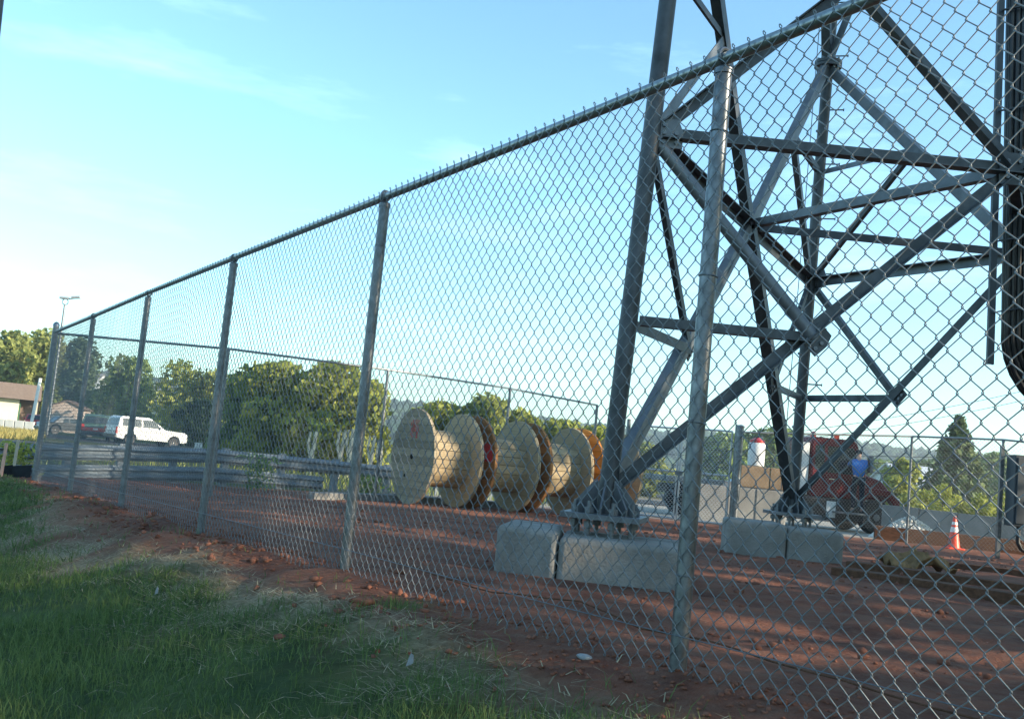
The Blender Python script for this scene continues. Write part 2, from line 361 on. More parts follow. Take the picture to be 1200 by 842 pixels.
def blobs(centres, radii, jitter, squash=1.0):
    n = len(centres); v = IV[None] * (1 + jitter * (RNG.random((n, len(IV), 1)) - .5)) * np.asarray(radii).reshape(n, 1, -1)
    v[:, :, 2] *= squash; v = v + np.asarray(centres)[:, None]
    f = IF[None] + (np.arange(n) * len(IV))[:, None, None]; return v.reshape(-1, 3), f.reshape(-1, 3)
hx = RNG.uniform(-700, 800, 5200); hu = RNG.random(5200) ** .8
hz = -3 + hill_h(hx) * np.sin(hu * math.pi * .55) + 1.5
v_, f_ = blobs(np.c_[hx, 560 + 420 * hu, hz], RNG.uniform(3.0, 7.5, 5200), .7, 1.0)
me = npmesh('hillside_forest', v_, f_); vcol(me, 'tint', np.repeat(RNG.random(5200), len(IV))[:, None].repeat(3, 1))
tag(link('hillside_forest', me, M['forest'], smooth=False), 'dense dark woods covering the low hills on the skyline', 'forest', kind='stuff')

# ------------------------------------------------------------------ leaves, trees
def leaf_mesh(name, pts, size, tint, stretch=1.5, droop=0.0, nrm=None):
    """one small folded leaf face per point"""
    n = len(pts); a = RNG.normal(size=(n, 3)); a /= np.linalg.norm(a, axis=1)[:, None]
    if nrm is not None: a = a * .75 + nrm; a /= np.linalg.norm(a, axis=1)[:, None]
    q = RNG.normal(size=(n, 3)); q[:, 2] -= droop; u = np.cross(a, q); u /= np.linalg.norm(u, axis=1)[:, None] + 1e-9; w = np.cross(a, u)
    s = (size * RNG.uniform(.6, 1.35, n))[:, None]
    v = np.stack([pts - w * s * stretch * .5, pts + u * s * .5 + a * s * .12, pts + w * s * stretch * .5, pts - u * s * .5 + a * s * .12], 1)
    me = npmesh(name, v.reshape(-1, 3), np.arange(n * 4).reshape(n, 4))
    vcol(me, 'tint', np.repeat(np.clip(tint, 0, 1), 4)[:, None].repeat(3, 1)); return me
def crown_pts(clumps, n, shell=.55):
    c = np.array([k[:3] for k in clumps]); r = np.array([k[3:6] for k in clumps]); vol = (r.prod(1)) ** .7
    w = RNG.choice(len(c), n, p=vol / vol.sum()); d = RNG.normal(size=(n, 3)); d /= np.linalg.norm(d, axis=1)[:, None]
    rad = (shell + (1 - shell) * RNG.random(n))[:, None] ** .6
    p = c[w] + d * r[w] * rad * RNG.uniform(.8, 1.08, (n, 1))
    clump_t = RNG.uniform(-.22, .22, len(c))[w]
    return p, np.clip(.45 + clump_t + RNG.normal(0, .17, n), 0, 1), d
def tree(name, base, h, w, label, cat, leaf, n, size, group=None, trunk=.05, lo=.25, nclump=14, shape='round', bark='bark', limbs=5, depth=None):
    base = V(base); t = thing(name, base, label, cat, group); clumps = []; depth = depth or w
    for k in range(nclump):
        u = (k + .5) / nclump; z = h * (lo + (1 - lo) * u)
        if shape == 'round': f = math.sin(math.pi * (.18 + .74 * u)) ** .8
        elif shape == 'bush': f = math.sqrt(max(0, 1 - (max(0, u - .25) / .78) ** 2))
        else: f = max(.12, 1 - u)
        a = k * 2.4 + random.uniform(-.4, .4); rr = f * random.uniform(.35, .75) if k % 4 else f * .15
        sz = random.uniform(.20, .34) * (1 if shape != 'column' else .8)
        clumps.append((rr * w / 2 * math.cos(a), rr * depth / 2 * math.sin(a), min(z, h * (1 - sz * .45)), w * sz * (.6 + .5 * f), depth * sz * (.6 + .5 * f), h * sz * .55))
    p, tn, d = crown_pts(clumps, n)
    p[:, 2] = np.maximum(p[:, 2], h * .02)
    link('crown', leaf_mesh('crown', p, size, tn, nrm=d * .6), M[leaf], t)
    m = MB(); top = h * .8; pts = [(0, 0, -.3), (random.uniform(-.02, .02) * h, 0, h * .3), (random.uniform(-.03, .03) * h, 0, h * .55), (0, 0, top)]
    m.tube(pts, [trunk * h * .5, trunk * h * .38, trunk * h * .26, trunk * h * .06], 7)
    m.build('trunk', M[bark], t, True)
    for k in range(limbs):
        c = clumps[(k * 3 + 1) % len(clumps)]; z0 = h * (.2 + .4 * k / max(1, limbs)); m = MB()
        m.tube([(0, 0, z0), (c[0] * .5, c[1] * .5, z0 + (c[2] - z0) * .4), (c[0], c[1], c[2])], [trunk * h * .2, trunk * h * .13, trunk * h * .04], 5)
        m.build('limb', M[bark], t, True)
    return t
def conifer(base, h, w, label):
    t = thing('conifer_tree', base, label, 'tree'); P_, T_, D_ = [], [], []
    k = 0
    for z in np.linspace(.04 * h, .985 * h, 34):
        f = (1 - z / h) ** .82; nb = 9 if z < .8 * h else 5
        for j in range(nb):
            a = j * 2 * math.pi / nb + k * .7 + random.uniform(-.3, .3); L_ = max(.12, w / 2 * f * random.uniform(.62, 1.12)); k += 1
            n = int(16 + 34 * f); u = RNG.random(n) ** .7
            x = np.cos(a) * L_ * u; y = np.sin(a) * L_ * u; sp = RNG.normal(0, .06 + .07 * f, (n, 3)) * w / 5
            zz = z - .10 * h * f * u + .09 * h * f * u ** 3
            P_.append(np.c_[x, y, zz] + sp * np.array([1, 1, .45])); T_.append(np.clip(.25 + .5 * u + RNG.normal(0, .15, n), 0, 1))
    pts = np.concatenate(P_); link('foliage', leaf_mesh('foliage', pts, .26, np.concatenate(T_), stretch=2.4, droop=.2), M['needle'], t)
    MB().tube([(0, 0, -.3), (0, 0, h * .98)], [h * .024, .03], 7).build('trunk', M['bark'], t, True)
    return t

# ------------------------------------------------------------------ chain-link fences
def chain_link(name, parent, a, b, h, z0, sides, out, nrm, r=.0022, tails=True, pitch=.04, step=.0435):
    """woven zigzag wires from base point a to base point b (world), hung on the side nrm"""
    a, b, nrm = np.array(a), np.array(b), np.array(nrm); d = b - a; Ln = np.hypot(d[0], d[1]); d = d / Ln
    N = int(Ln / pitch); K = int((h - z0) / step); k = np.arange(K + 1); i = np.arange(N)[:, None]
    right = ((i + k[None]) % 2).astype(float)
    x = (i + right) * pitch + np.where(right > 0, .0022, -.0022); z = z0 + k[None] * step + 0 * x
    e = .0035
    sgn = np.where(right > 0, 1.0, -1.0)
    x2 = np.stack([x, x], 2).reshape(N, -1); z2 = np.stack([z - e, z + e], 2).reshape(N, -1); y2 = np.stack([sgn, -sgn], 2).reshape(N, -1) * r * 1.05
    if tails:
        off = np.where(right[:, -1:] > 0, -.004, .004)
        zt = z[:, -1:]; x2 = np.c_[x2[:, :-1], x[:, -1:] + off * .3, x[:, -1:] - off * .6 + .003, x[:, -1:] + .006]
        z2 = np.c_[z2[:, :-1], zt + .008, zt + .018, zt + .028]; y2 = np.c_[y2[:, :-1], off * .4, -off * .5, off * .2 + .004]
        ob = np.where(right[:, :1] > 0, -.007, .007); zb = z[:, :1]
        x2 = np.c_[x[:, :1] - ob * .2, x[:, :1] + ob, x[:, :1] - ob * .3, x2[:, 1:]]; z2 = np.c_[zb - .042, zb - .026, zb - .009, z2[:, 1:]]; y2 = np.c_[ob * .1, ob * .4, -ob * .3, y2[:, 1:]]
    wob = .004 * (vnoise(x2 * .9, z2 * 1.1, 3) - .5) * 4
    p = a[None, None] + x2[..., None] * d + (out + y2 + wob)[..., None] * nrm; p[..., 2] += z2
    tn = np.empty_like(p); tn[:, 1:-1] = p[:, 2:] - p[:, :-2]; tn[:, 0] = p[:, 1] - p[:, 0]; tn[:, -1] = p[:, -1] - p[:, -2]
    tn /= np.linalg.norm(tn, axis=2)[..., None]; s1 = np.cross(nrm, tn); s1 /= np.linalg.norm(s1, axis=2)[..., None]; s2 = np.cross(tn, s1)
    ang = 2 * np.pi * np.arange(sides) / sides
    v = p[:, :, None] + r * (s1[:, :, None] * np.cos(ang)[:, None] + s2[:, :, None] * np.sin(ang)[:, None])
    m = p.shape[1]; ids = np.arange(N * m * sides).reshape(N, m, sides); nx_ = np.roll(ids, -1, 2)
    q = np.stack([ids[:, :-1], nx_[:, :-1], nx_[:, 1:], ids[:, 1:]], -1).reshape(-1, 4)
    me = npmesh(name, v.reshape(-1, 3) - np.array(parent.location), q); me.polygons.foreach_set('use_smooth', [True] * len(me.polygons))
    return tag(link(name, me, M['wire'], parent), kind='stuff')

base = fence_pt(0); fence = thing('chain_link_fence', base, 'near galvanised chain link fence running from the right foreground back to the left corner', 'fence')
a, b = fence_pt(-1), fence_pt(0.55); c = fence_pt(5)
chain_link('chain_link_mesh', fence, a, b, FH + .012, .012, 6, .046, FN)
chain_link('chain_link_mesh', fence, b, fence_pt(2), FH + .012, .012, 5, .046, FN)
chain_link('chain_link_mesh', fence, fence_pt(2), c, FH + .012, .012, 4, .046, FN)
m = MB(base); m.tube([fence_pt(-1.02, FH), fence_pt(.5, FH - .004), fence_pt(2, FH + .012), fence_pt(3, FH + .02), fence_pt(4, FH + .005), fence_pt(5, FH)], .026, 14); m.build('top_rail', M['rail'], fence, True)
m = MB(base); m.tube([fence_pt(-1.0, .17, .05), fence_pt(.3, .15, .05), fence_pt(1, .16, .05), fence_pt(3, .15, .05), fence_pt(5, .17, .05)], .0022, 5); m.build('tension_wire', M['wire'], fence)
for k in range(-1, 6):
    end = k == 5; r = .048 if end else .0345; top = FH + .1 if end else FH - .05
    m = MB(base); m.tube([fence_pt(k, -.35), fence_pt(k, top)], r, 20); po = m.build('post', M['galv'], fence, True)
    m = MB(base)
    if end: m.lathe(fence_pt(k, top), (0, 0, 1), [(0, r * 1.15), (.03, r * 1.1), (.06, r * .7), (.075, .005)], 16)
    else:
        m.ring(fence_pt(k, FH + .008), FD, .031, .009, 18, 8)
        m.lathe(fence_pt(k, FH - .07), (0, 0, 1), [(0, .040), (.022, .040), (.034, .026), (.042, .012)], 18)
    m.build('post_cap', M['galv'], po, True)
    for hz_ in (.35, .95, 1.55, 2.12):
        m = MB(base); m.ring(fence_pt(k, hz_ + .05 * random.random()), (0.05, 0, 1), r + .0035, .0022, 18, 5); m.build('tie_wire', M['wire'], po)

def back_fence(name, label, tops, heights, mesh_side, gate_end=False, post_r=.03, caps=True):
    """posts given as world top points; the wire hangs between them"""
    base = V(tops[0]) - V((0, 0, heights[0])); t = thing(name, base, label, 'fence')
    for i, p in enumerate(tops):
        m = MB(base); rr = post_r[i] if isinstance(post_r, list) else post_r
        g = gz(p.x, p.y) - .25
        m.tube([(p.x, p.y, g), p + V((0, 0, -.03 if rr < .04 else .12))], rr, 12); po = m.build('post', M['galv'], t, True)
        m = MB(base); m.lathe(p + V((0, 0, -.05 if rr < .04 else .10)), (0, 0, 1), [(0, rr * 1.15), (.03, rr * 1.15), (.055, rr * .5), (.062, .004)], 12); m.build('post_cap', M['galv'], po, True)
    m = MB(base); m.tube(tops, .021, 10); m.build('top_rail', M['rail'], t, True)
    for i in range(len(tops) - 1):
        a, b = tops[i], tops[i + 1]; ha = a.z - gz(a.x, a.y); hb = b.z - gz(b.x, b.y); h = min(ha, hb)
        n = V((-(b - a).y, (b - a).x, 0)).normalized() * mesh_side
        chain_link('chain_link_mesh', t, a - V((0, 0, h)), b - V((0, 0, h)), h + .02, .03, 3, .035, n, r=.0019, tails=False)
    return t
corner = fence_pt(5, FH - .02)
bl = [corner, P(268, 408.5, 17.0), P(455, 433, 18.3), P(598, 455, 20.2), P(700, 474.5, 22.4)]
bl = [corner + (bl[1] - corner) * .012] + [bl[1]] + bl[2:]
back_fence('chain_link_fence', 'far left chain link fence with thin posts curving behind the wooden cable reels', bl, [2.4] * 5, -1, post_r=[.012, .028, .028, .028, .03])
br = [P(869, 487, 21.2), P(1069, 511, 22.0), P(1176, 515, 20.8), P(1330, 531, 19.5)]
br[0].z -= .35
back_fence('chain_link_fence', 'far right chain link fence between the gate and the grey cabinet', br, [2.3] * 4, 1, post_r=[.075, .028, .028, .03])
# double swing gate between them
g0, g1 = P(737, 496, 22.6), P(864, 503, 21.6)
gate = thing('swing_gate', V((g0.x, g0.y, gz(g0.x, g0.y))), 'double chain link swing gate with mid rails standing closed behind the tower base', 'gate')
gb = gate.location
for p in (g0, g1):
    m = MB(gb); m.tube([(p.x, p.y, gz(p.x, p.y) - .2), p + V((0, 0, .1))], .045, 12); m.build('gate_post', M['galv'], gate, True)
mid = g0.lerp(g1, .5)
for q0, q1 in ((g0.lerp(g1, .04), g0.lerp(g1, .487)), (g0.lerp(g1, .513), g0.lerp(g1, .96))):
    zt = min(q0.z, q1.z) - .03; zb = gz(mid.x, mid.y) + .10; m = MB(gb)
    for z in (zt, zb, zb + (zt - zb) * .52): m.tube([(q0.x, q0.y, z), (q1.x, q1.y, z)], .022, 10)
    for q in (q0, q1): m.tube([(q.x, q.y, zb), (q.x, q.y, zt)], .022, 10)
    fr = m.build('gate_frame', M['alu'], gate, True)
    n = V((-(q1 - q0).y, (q1 - q0).x, 0)).normalized() * -1
    o = chain_link('gate_mesh', gate, V((q0.x, q0.y, zb)), V((q1.x, q1.y, zb)), zt - zb, .0, 4, .024, n, r=.0034, tails=False); o.data.materials[0] = M['sunlit_wire']
m = MB(gb); m.box((mid.x, mid.y - .04, (zb + zt) / 2), (.16, .05, .09)); m.build('gate_latch', M['bolt'], gate)

# ------------------------------------------------------------------ lattice tower
TC = V((4.029, 9.935, -.403)); TR, TB, H1, H2 = 3.696, .0451, 3.190, 6.218; H3 = 12.0; TROT = .0151
def leg_pt(i, h):
    a = R((210, 90, 330)[i]) + TROT; r = TR - TB * h; return V((TC.x + r * math.cos(a), TC.y + r * math.sin(a), TC.z + h))
tower = thing('lattice_tower', TC, 'three legged grey steel lattice tower with braced pipe legs standing on concrete blocks', 'tower')
def mid2(a, b, u=.5): return a.lerp(b, u)
legs = []
for i in range(3):
    m = MB(TC); m.tube([leg_pt(i, .02), leg_pt(i, H3 + 1.2)], .074, 22); lg = m.build('leg', M['tower'], tower, True); legs.append(lg)
    for hj in (H2, H3):
        j = leg_pt(i, hj); ax = (leg_pt(i, H3) - leg_pt(i, 0)).normalized(); m = MB(TC)
        m.lathe(j - ax * .045, ax, [(0, .185), (.04, .185)], 24); m.lathe(j + ax * .004, ax, [(0, .185), (.04, .185)], 24); m.build('leg_flange', M['tower'], lg, True)
        m = MB(TC)
        for k in range(10):
            a = k * math.pi / 5; q = j + V((math.cos(a), math.sin(a), 0)) * .14; m.lathe(q - ax * .085, ax, [(0, .016), (.17, .016)], 6)
        m.build('flange_bolt', M['bolt'], lg); bpy.context.view_layer.update(); COL.objects[-1]['kind'] = 'stuff'
    # base plate, stiffeners, anchor bolts
    q = leg_pt(i, 0); rz = R((210, 90, 330)[i]) + TROT
    m = MB(TC); m.box(q + V((0, 0, .012)), (.62, .62, .045), rz + R(45) * (i != 1)); m.build('base_plate', M['tower_light'], lg, bevel=.004)
    for k in range(8):
        a = rz + k * math.pi / 4; u = V((math.cos(a), math.sin(a), 0)); m = MB(TC)
        m.plate([q + u * .09 + V((0, 0, .035)), q + u * .275 + V((0, 0, .035)), q + u * .275 + V((0, 0, .085)), q + u * .10 + V((0, 0, .30))], u.cross(V((0, 0, 1))), .016); m.build('stiffener', M['tower_light'], lg)
    for k in range(8):
        a = rz + (k + .5) * math.pi / 4; u = V((math.cos(a), math.sin(a), 0)) * .245; m = MB(TC)
        m.lathe(q + u + V((0, 0, -.16)), (0, 0, 1), [(0, .018), (.29, .018)], 8); m.lathe(q + u + V((0, 0, -.075)), (0, 0, 1), [(0, .038), (.05, .038)], 6)
        m.lathe(q + u + V((0, 0, .038)), (0, 0, 1), [(0, .038), (.045, .038)], 6); m.build('anchor_bolt', M['bolt'], lg)
def member(a, b, w, outn, style='L', light=False, name='brace', trim=(.0, .0), t=.011):
    a, b = V(a), V(b); w = w * .84; d = (b - a).normalized(); a = a + d * trim[0]; b = b - d * trim[1]; m = MB(TC)
    if style == 'pipe': m.tube([a, b], w / 2, 14)
    elif style == 'LL':
        x = d.cross(V(outn)).normalized(); g = .016
        m.angle(a + x * (w * .22 + g), b + x * (w * .22 + g), w * .62, t, outn, 1); m.angle(a - x * (w * .22 + g), b - x * (w * .22 + g), w * .62, t, outn, -1)
    else: m.angle(a, b, w, t, outn, 1 if style == 'L' else -1)
    return m.build(name, M['tower_light' if light else 'tower'], tower, style == 'pipe')
def gusset(c, d1, d2, n, s, light=False):
    d1, d2 = V(d1).normalized() * s, V(d2).normalized() * s; m = MB(TC); c = V(c)
    m.plate([c - d1 * .55 - d2 * .5, c + d1 * .75 - d2 * .5, c + d1 * .75 + d2 * .35, c + d1 * .2 + d2 * .6, c - d1 * .55 + d2 * .6], n, .014)
    o = m.build('gusset_plate', M['tower_light' if light else 'tower'], tower)
    mb = MB(TC); nn = V(n).normalized()
    for u, v in ((-.3, -.25), (.1, -.25), (.45, -.25), (-.3, .3), (.1, .3)):
        q = c + d1 * u + d2 * v; mb.lathe(q - nn * .028, nn, [(0, .018), (.056, .018)], 6)
    ob = mb.build('gusset_bolts', M['bolt'], o); ob['kind'] = 'stuff'
UP = V((0, 0, 1)); X1 = {}
for (i, j) in ((0, 1), (0, 2), (1, 2)):
    B = [leg_pt(i, 0), leg_pt(j, 0)]; J = [leg_pt(i, H1), leg_pt(j, H1)]; K = [leg_pt(i, H2), leg_pt(j, H2)]
    Mm = [leg_pt(i, H1 / 2), leg_pt(j, H1 / 2)]; Nn = [leg_pt(i, (H1 + H2) / 2), leg_pt(j, (H1 + H2) / 2)]
    X = mid2(*J); X1[(i, j)] = X; hd = (J[1] - J[0]).normalized(); out = hd.cross(UP); out = out if out.dot(X - TC) > 0 else -out
    front = (i, j) == (0, 2)
    side = (i, j) == (0, 1)
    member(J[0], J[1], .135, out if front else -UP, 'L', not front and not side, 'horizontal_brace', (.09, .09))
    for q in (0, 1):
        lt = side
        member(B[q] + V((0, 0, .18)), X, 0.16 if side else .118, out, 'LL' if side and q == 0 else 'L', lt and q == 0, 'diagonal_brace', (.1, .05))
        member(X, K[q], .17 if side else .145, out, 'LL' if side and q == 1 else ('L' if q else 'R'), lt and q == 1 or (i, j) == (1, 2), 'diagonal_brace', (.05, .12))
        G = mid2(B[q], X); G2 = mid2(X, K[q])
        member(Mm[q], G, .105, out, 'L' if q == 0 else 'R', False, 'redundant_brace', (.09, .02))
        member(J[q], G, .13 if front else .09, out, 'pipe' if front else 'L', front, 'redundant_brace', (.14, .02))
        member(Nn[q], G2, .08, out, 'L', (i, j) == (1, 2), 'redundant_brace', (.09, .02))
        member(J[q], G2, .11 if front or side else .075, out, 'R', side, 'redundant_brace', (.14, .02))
        gusset(G, (X - B[q]), (X - B[q]).cross(out), out, .17)
        gusset(J[q] + hd * (.15 if q == 0 else -.15) + out * .01, UP, hd * (1 if q == 0 else -1), out, .19, True)
        member(mid2(J[q], K[q], 1.0), mid2(leg_pt(i, H3), leg_pt(j, H3)), .14, out, 'L', q == 0, 'diagonal_brace', (.12, .05))
    gusset(X + out * .012, hd, UP, out, .25, False)
    member(leg_pt(i, H3), leg_pt(j, H3), .13, out, 'L', False, 'horizontal_brace', (.09, .09))
member(X1[(0, 1)], X1[(0, 2)], .105, UP, 'L', True, 'plan_brace', (.1, .12))
member(X1[(0, 1)], X1[(1, 2)], .105, -UP, 'R', False, 'plan_brace', (.1, .12))
member(X1[(0, 2)], X1[(1, 2)], .105, UP, 'L', False, 'plan_brace', (.1, .12))
ax = (leg_pt(1, H3) - leg_pt(1, 0)).normalized()
for k in range(24):
    h = 1.4 + k * .38; q = leg_pt(1, h); u = V((.96, -.28, 0)) if k % 2 else V((-.55, -.83, 0)); u.normalize(); m = MB(TC)
    m.tube([q + u * .06, q + u * .25], .0095, 6); m.lathe(q + u * .245, u, [(0, .02), (.014, .02)], 6); m.build('step_bolt', M['bolt'], legs[1])
m = MB(TC)
m.tube([leg_pt(1, .3) + V((-.2, -.1, 0)), leg_pt(1, 3.2) + V((-.19, -.1, 0)), leg_pt(1, H3) + V((-.2, -.1, 0))], .006, 5); m.build('safety_cable', M['wire'], legs[1])
# concrete blocks under the two legs in view
def pier(label, pts, top, seam, lip):
    zb = min(gz(p[0], p[1]) for p in pts) - .35; c = sum((V((p[0], p[1], 0)) for p in pts), V()) / len(pts); c.z = zb
    t = thing('concrete_pier', c, label, 'concrete block')
    for nm, q in (('left_block', seam[0]), ('right_block', seam[1])):
        m = MB(c); n = len(q); vv = [V((x, y, zb)) for x, y in q] + [V((x, y, top + (lip if nm == 'left_block' else 0))) for x, y in q]
        m.add(vv, [(k, (k + 1) % n, n + (k + 1) % n, n + k) for k in range(n)] + [tuple(range(n - 1, -1, -1)), tuple(range(n, 2 * n))]); m.build('block', M['conc'], t, True, .045, 3)
def xy(p): return (p.x, p.y)
def mk_pier(px, py, ytop, label, leg):
    """px: three photo columns of left end, seam, right end of the visible faces; distances in ytop"""
    a, b, c = (P(px[k], py[k], ytop[k]) for k in range(3)); top = leg_pt(leg, 0).z - .135
    ctr = leg_pt(leg, 0); far = V((ctr.x, ctr.y, 0)) + (V((ctr.x, ctr.y, 0)) - V((b.x, b.y, 0))) * .9
    bl_ = V((a.x, a.y, 0)) + V((.12, .85, 0)); brr = V((c.x, c.y, 0)) + V((.15, .95, 0)); bm_ = V((b.x, b.y, 0)) + V((.1, .9, 0))
    g = .006; dx = V((g, 0, 0))
    pier(label, [xy(a), xy(b), xy(c)], top, ([xy(a), xy(b - dx), xy(bm_ - dx), xy(bl_)], [xy(b + dx), xy(c), xy(brr), xy(bm_ + dx)]), .035)
mk_pier((583, 655, 806), (613, 625, 641), (7.62, 7.42, 7.35), 'pale grey concrete block pair under the near tower leg with rounded edges', 0)
mk_pier((853, 924, 990), (607, 613, 620), (12.75, 12.55, 12.5), 'smaller looking concrete block pair under the far tower leg in front of the red truck', 1)
q = leg_pt(2, 0); pier('third concrete block pair under the right tower leg', [xy(q)], q.z - .135, ([(q.x - .9, q.y - .6), (q.x - .01, q.y - .6), (q.x - .01, q.y + .6), (q.x - .9, q.y + .6)], [(q.x + .01, q.y - .6), (q.x + .9, q.y - .6), (q.x + .9, q.y + .6), (q.x + .01, q.y + .6)]), .02)

# bundle of black cables coming down the tower, with its hanger rail
cy = 9.3; ct = P(1206, -260, cy); cb = P(1196, 385, cy)
cables = thing('cable_bundle', V((cb.x, cb.y, gz(cb.x, cb.y))), 'thick bundle of black feeder cables hanging down at the right edge and bending away', 'cables')
for k in range(12):
    ox = (k % 6) * .052 - .13; oy = (k // 6) * .06; m = MB(cables.location); s_ = V((ox, oy, 0)); pts = [ct + s_, ct.lerp(cb, .5) + s_ + V((random.uniform(-.008, .008), 0, 0)), cb + s_]
    R0 = .75 - ox
    for a in np.linspace(.15, 1.5, 8): pts.append(cb + V((.75 - R0 * math.cos(a) , oy + .1 * math.sin(a), -R0 * math.sin(a) * .95)))
    e = pts[-1]; pts.append(e + V((2.4, .3, .02)))
    m.tube(pts, .024, 9); m.build('cable', M['black_cable'], cables, True)
hang = thing('cable_hanger_rail', P(1160, 425, cy), 'long steel channel with rungs hanging beside the black cables at the right edge', 'hanger rail')
m = MB(hang.location); m.ext([(-.03, -.02), (.03, -.02), (.03, .02), (.024, .02), (.024, -.012), (-.024, -.012), (-.024, .02), (-.03, .02)], P(1160, 427, cy), P(1181, -260, cy), (0, 1, 0)); m.build('channel', M['cabinet'], hang)
for py in (-120, 12, 130, 283, 366):
    a = P(1162 + (427 - py) * .03, py, cy - .05); b = P(1225, py - 10, cy - .08); m = MB(hang.location); m.bar(a, b, .03, .012); m.build('rung', M['cabinet'], hang)

# ------------------------------------------------------------------ cable reels
RR, RW = .875, .95
def reel_proto():
    t = thing('cable_reel', (0, 0, 0), 'x', 'cable reel', 'wooden cable reels standing in a row')
    ctr = V((0, 0, RR))
    for side, x0 in ((0, 0.0), (1, RW)):
        s = 1 if side else -1
        m = MB(); m.lathe((x0 - s * .028, 0, RR), (s, 0, 0), [(0, RR - .004), (.028, RR - .004)], 56); fl = m.build('flange', M['ply'], t, True)
        fl['label'] = 'left round flange' if side == 0 else 'right round flange'
        nb = 12; w = 2 * RR / nb
        for k in range(nb):
            z0, z1 = -RR + k * w + .005, -RR + (k + 1) * w - .005; zz = np.linspace(z0, z1, 5)
            lft = [(-math.sqrt(max(1e-5, RR * RR - z * z)), z) for z in zz]; rgt = [(-y, z) for y, z in lft[::-1]]
            th = .030 + random.uniform(-.0025, .0025); o = [V((x0 + s * th / 2, y, RR + z)) for y, z in lft + rgt]; m = MB(); m.plate(o, (1, 0, 0), th); m.build('board', M['ply'], fl)
        m = MB()
        for kk in range(8):
            a = kk * math.pi / 4 + .2; m.lathe((x0 + s * .028, .40 * math.cos(a), RR + .40 * math.sin(a)), (s, 0, 0), [(0, .022), (.012, .018)], 8)
        o = m.build('bolt_head', M['bolt'], fl); o['kind'] = 'stuff'
        m = MB(); m.lathe((x0 + s * .03, 0, RR), (s, 0, 0), [(0, .055), (.006, .055)], 16); m.build('arbor_hole', M['dark'], fl)
        m = MB(); m.lathe((x0 + s * .03, .22, RR - .36), (s, 0, 0), [(0, .03), (.006, .03)], 12); m.build('drive_hole', M['dark'], fl)
        m = MB(); m.plate([V((x0 + s * .034, y, RR + z)) for y, z in ((.30, -.42), (.40, -.42), (.40, -.29), (.30, -.29))], (1, 0, 0), .004); m.build('paper_tag', M['litter'], fl)
    m = MB(); m.lathe((.03, 0, RR), (1, 0, 0), [(0, .49), (RW - .06, .49)], 40); dr = m.build('drum', M['ply2'], t, True); ns = 20
    for k in range(ns):
        a0, a1 = 2 * math.pi * k / ns + .012, 2 * math.pi * (k + 1) / ns - .012; r1 = .52 + random.uniform(-.003, .003)
        q = [(.485, a0), (.485, a1), (r1, a1), (r1, (a0 + a1) / 2), (r1, a0)]
        m = MB(); m.plate([V((RW / 2, r * math.cos(a), RR + r * math.sin(a))) for r, a in q], (1, 0, 0), RW - .062); m.build('stave', M['ply'], dr)
    return t
def recolour(o, mt):
    for s in o.material_slots: s.link = 'OBJECT'; s.material = mt
rdir = V((.853, .522, 0)); r0 = P(478.5, 590, 18.3); rp = reel_proto()
labels = ['leftmost wooden cable reel with red handwriting on its grey tan flange', 'second wooden cable reel from the left with a red block on its brown flange',
          'third wooden cable reel from the left with a dark brown unmarked flange', 'rightmost wooden cable reel with an orange flange half hidden by the tower leg']
for k in range(4):
    t = rp if k == 0 else copy_tree(rp)
    q = r0 + rdir * (1.235 * k + (0, 0, .01, .0)[k]); t.location = (q.x, q.y, gz(q.x, q.y) - .012); t.rotation_euler = (0, 0, math.atan2(rdir.y, rdir.x) + R((0, .8, -.7, .5)[k])); t['label'] = labels[k]
    for fl in t.children:
        if fl.name.startswith('flange'):
            left = fl.get('label', '').startswith('left')
            mt = M['ply2'] if (k == 0 and left) else (M['ply_brown'] if k in (1, 2) and left else (M['ply_orange'] if k == 3 and left else M['ply']))  # left flanges differ in colour from the right ones, reel by reel
            if mt is M['ply_orange']: fl['label'] = 'orange flange'
            elif mt is M['ply_brown']: fl['label'] = 'brown flange'
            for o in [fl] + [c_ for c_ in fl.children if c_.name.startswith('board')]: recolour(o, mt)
            if left and k == 0:      # illegible red handwriting in four lines
                m = MB()
                for row in range(5):
                    for j in range(9):
                        y = -.14 + row * .062 + random.uniform(-.006, .006); z = RR + .34 + j * .037
                        if random.random() < .08: continue
                        q0 = V((-.036, y + random.uniform(-.012, .012), z)); q1 = q0 + V((0, random.uniform(-.035, .035), random.uniform(.018, .04))); m.bar(q0, q1, .022, .004, (1, 0, 0))
                o = m.build('red_writing', M['red_paint'], fl); o['kind'] = 'stuff'; o.matrix_parent_inverse = Matrix()
            if left and k == 1:
                m = MB(); m.plate([V((-.036, y, RR + z)) for y, z in ((-.80, .03), (-.46, .05), (-.44, .38), (-.72, .36))], (1, 0, 0), .004); m.build('red_patch', M['red_paint'], fl)

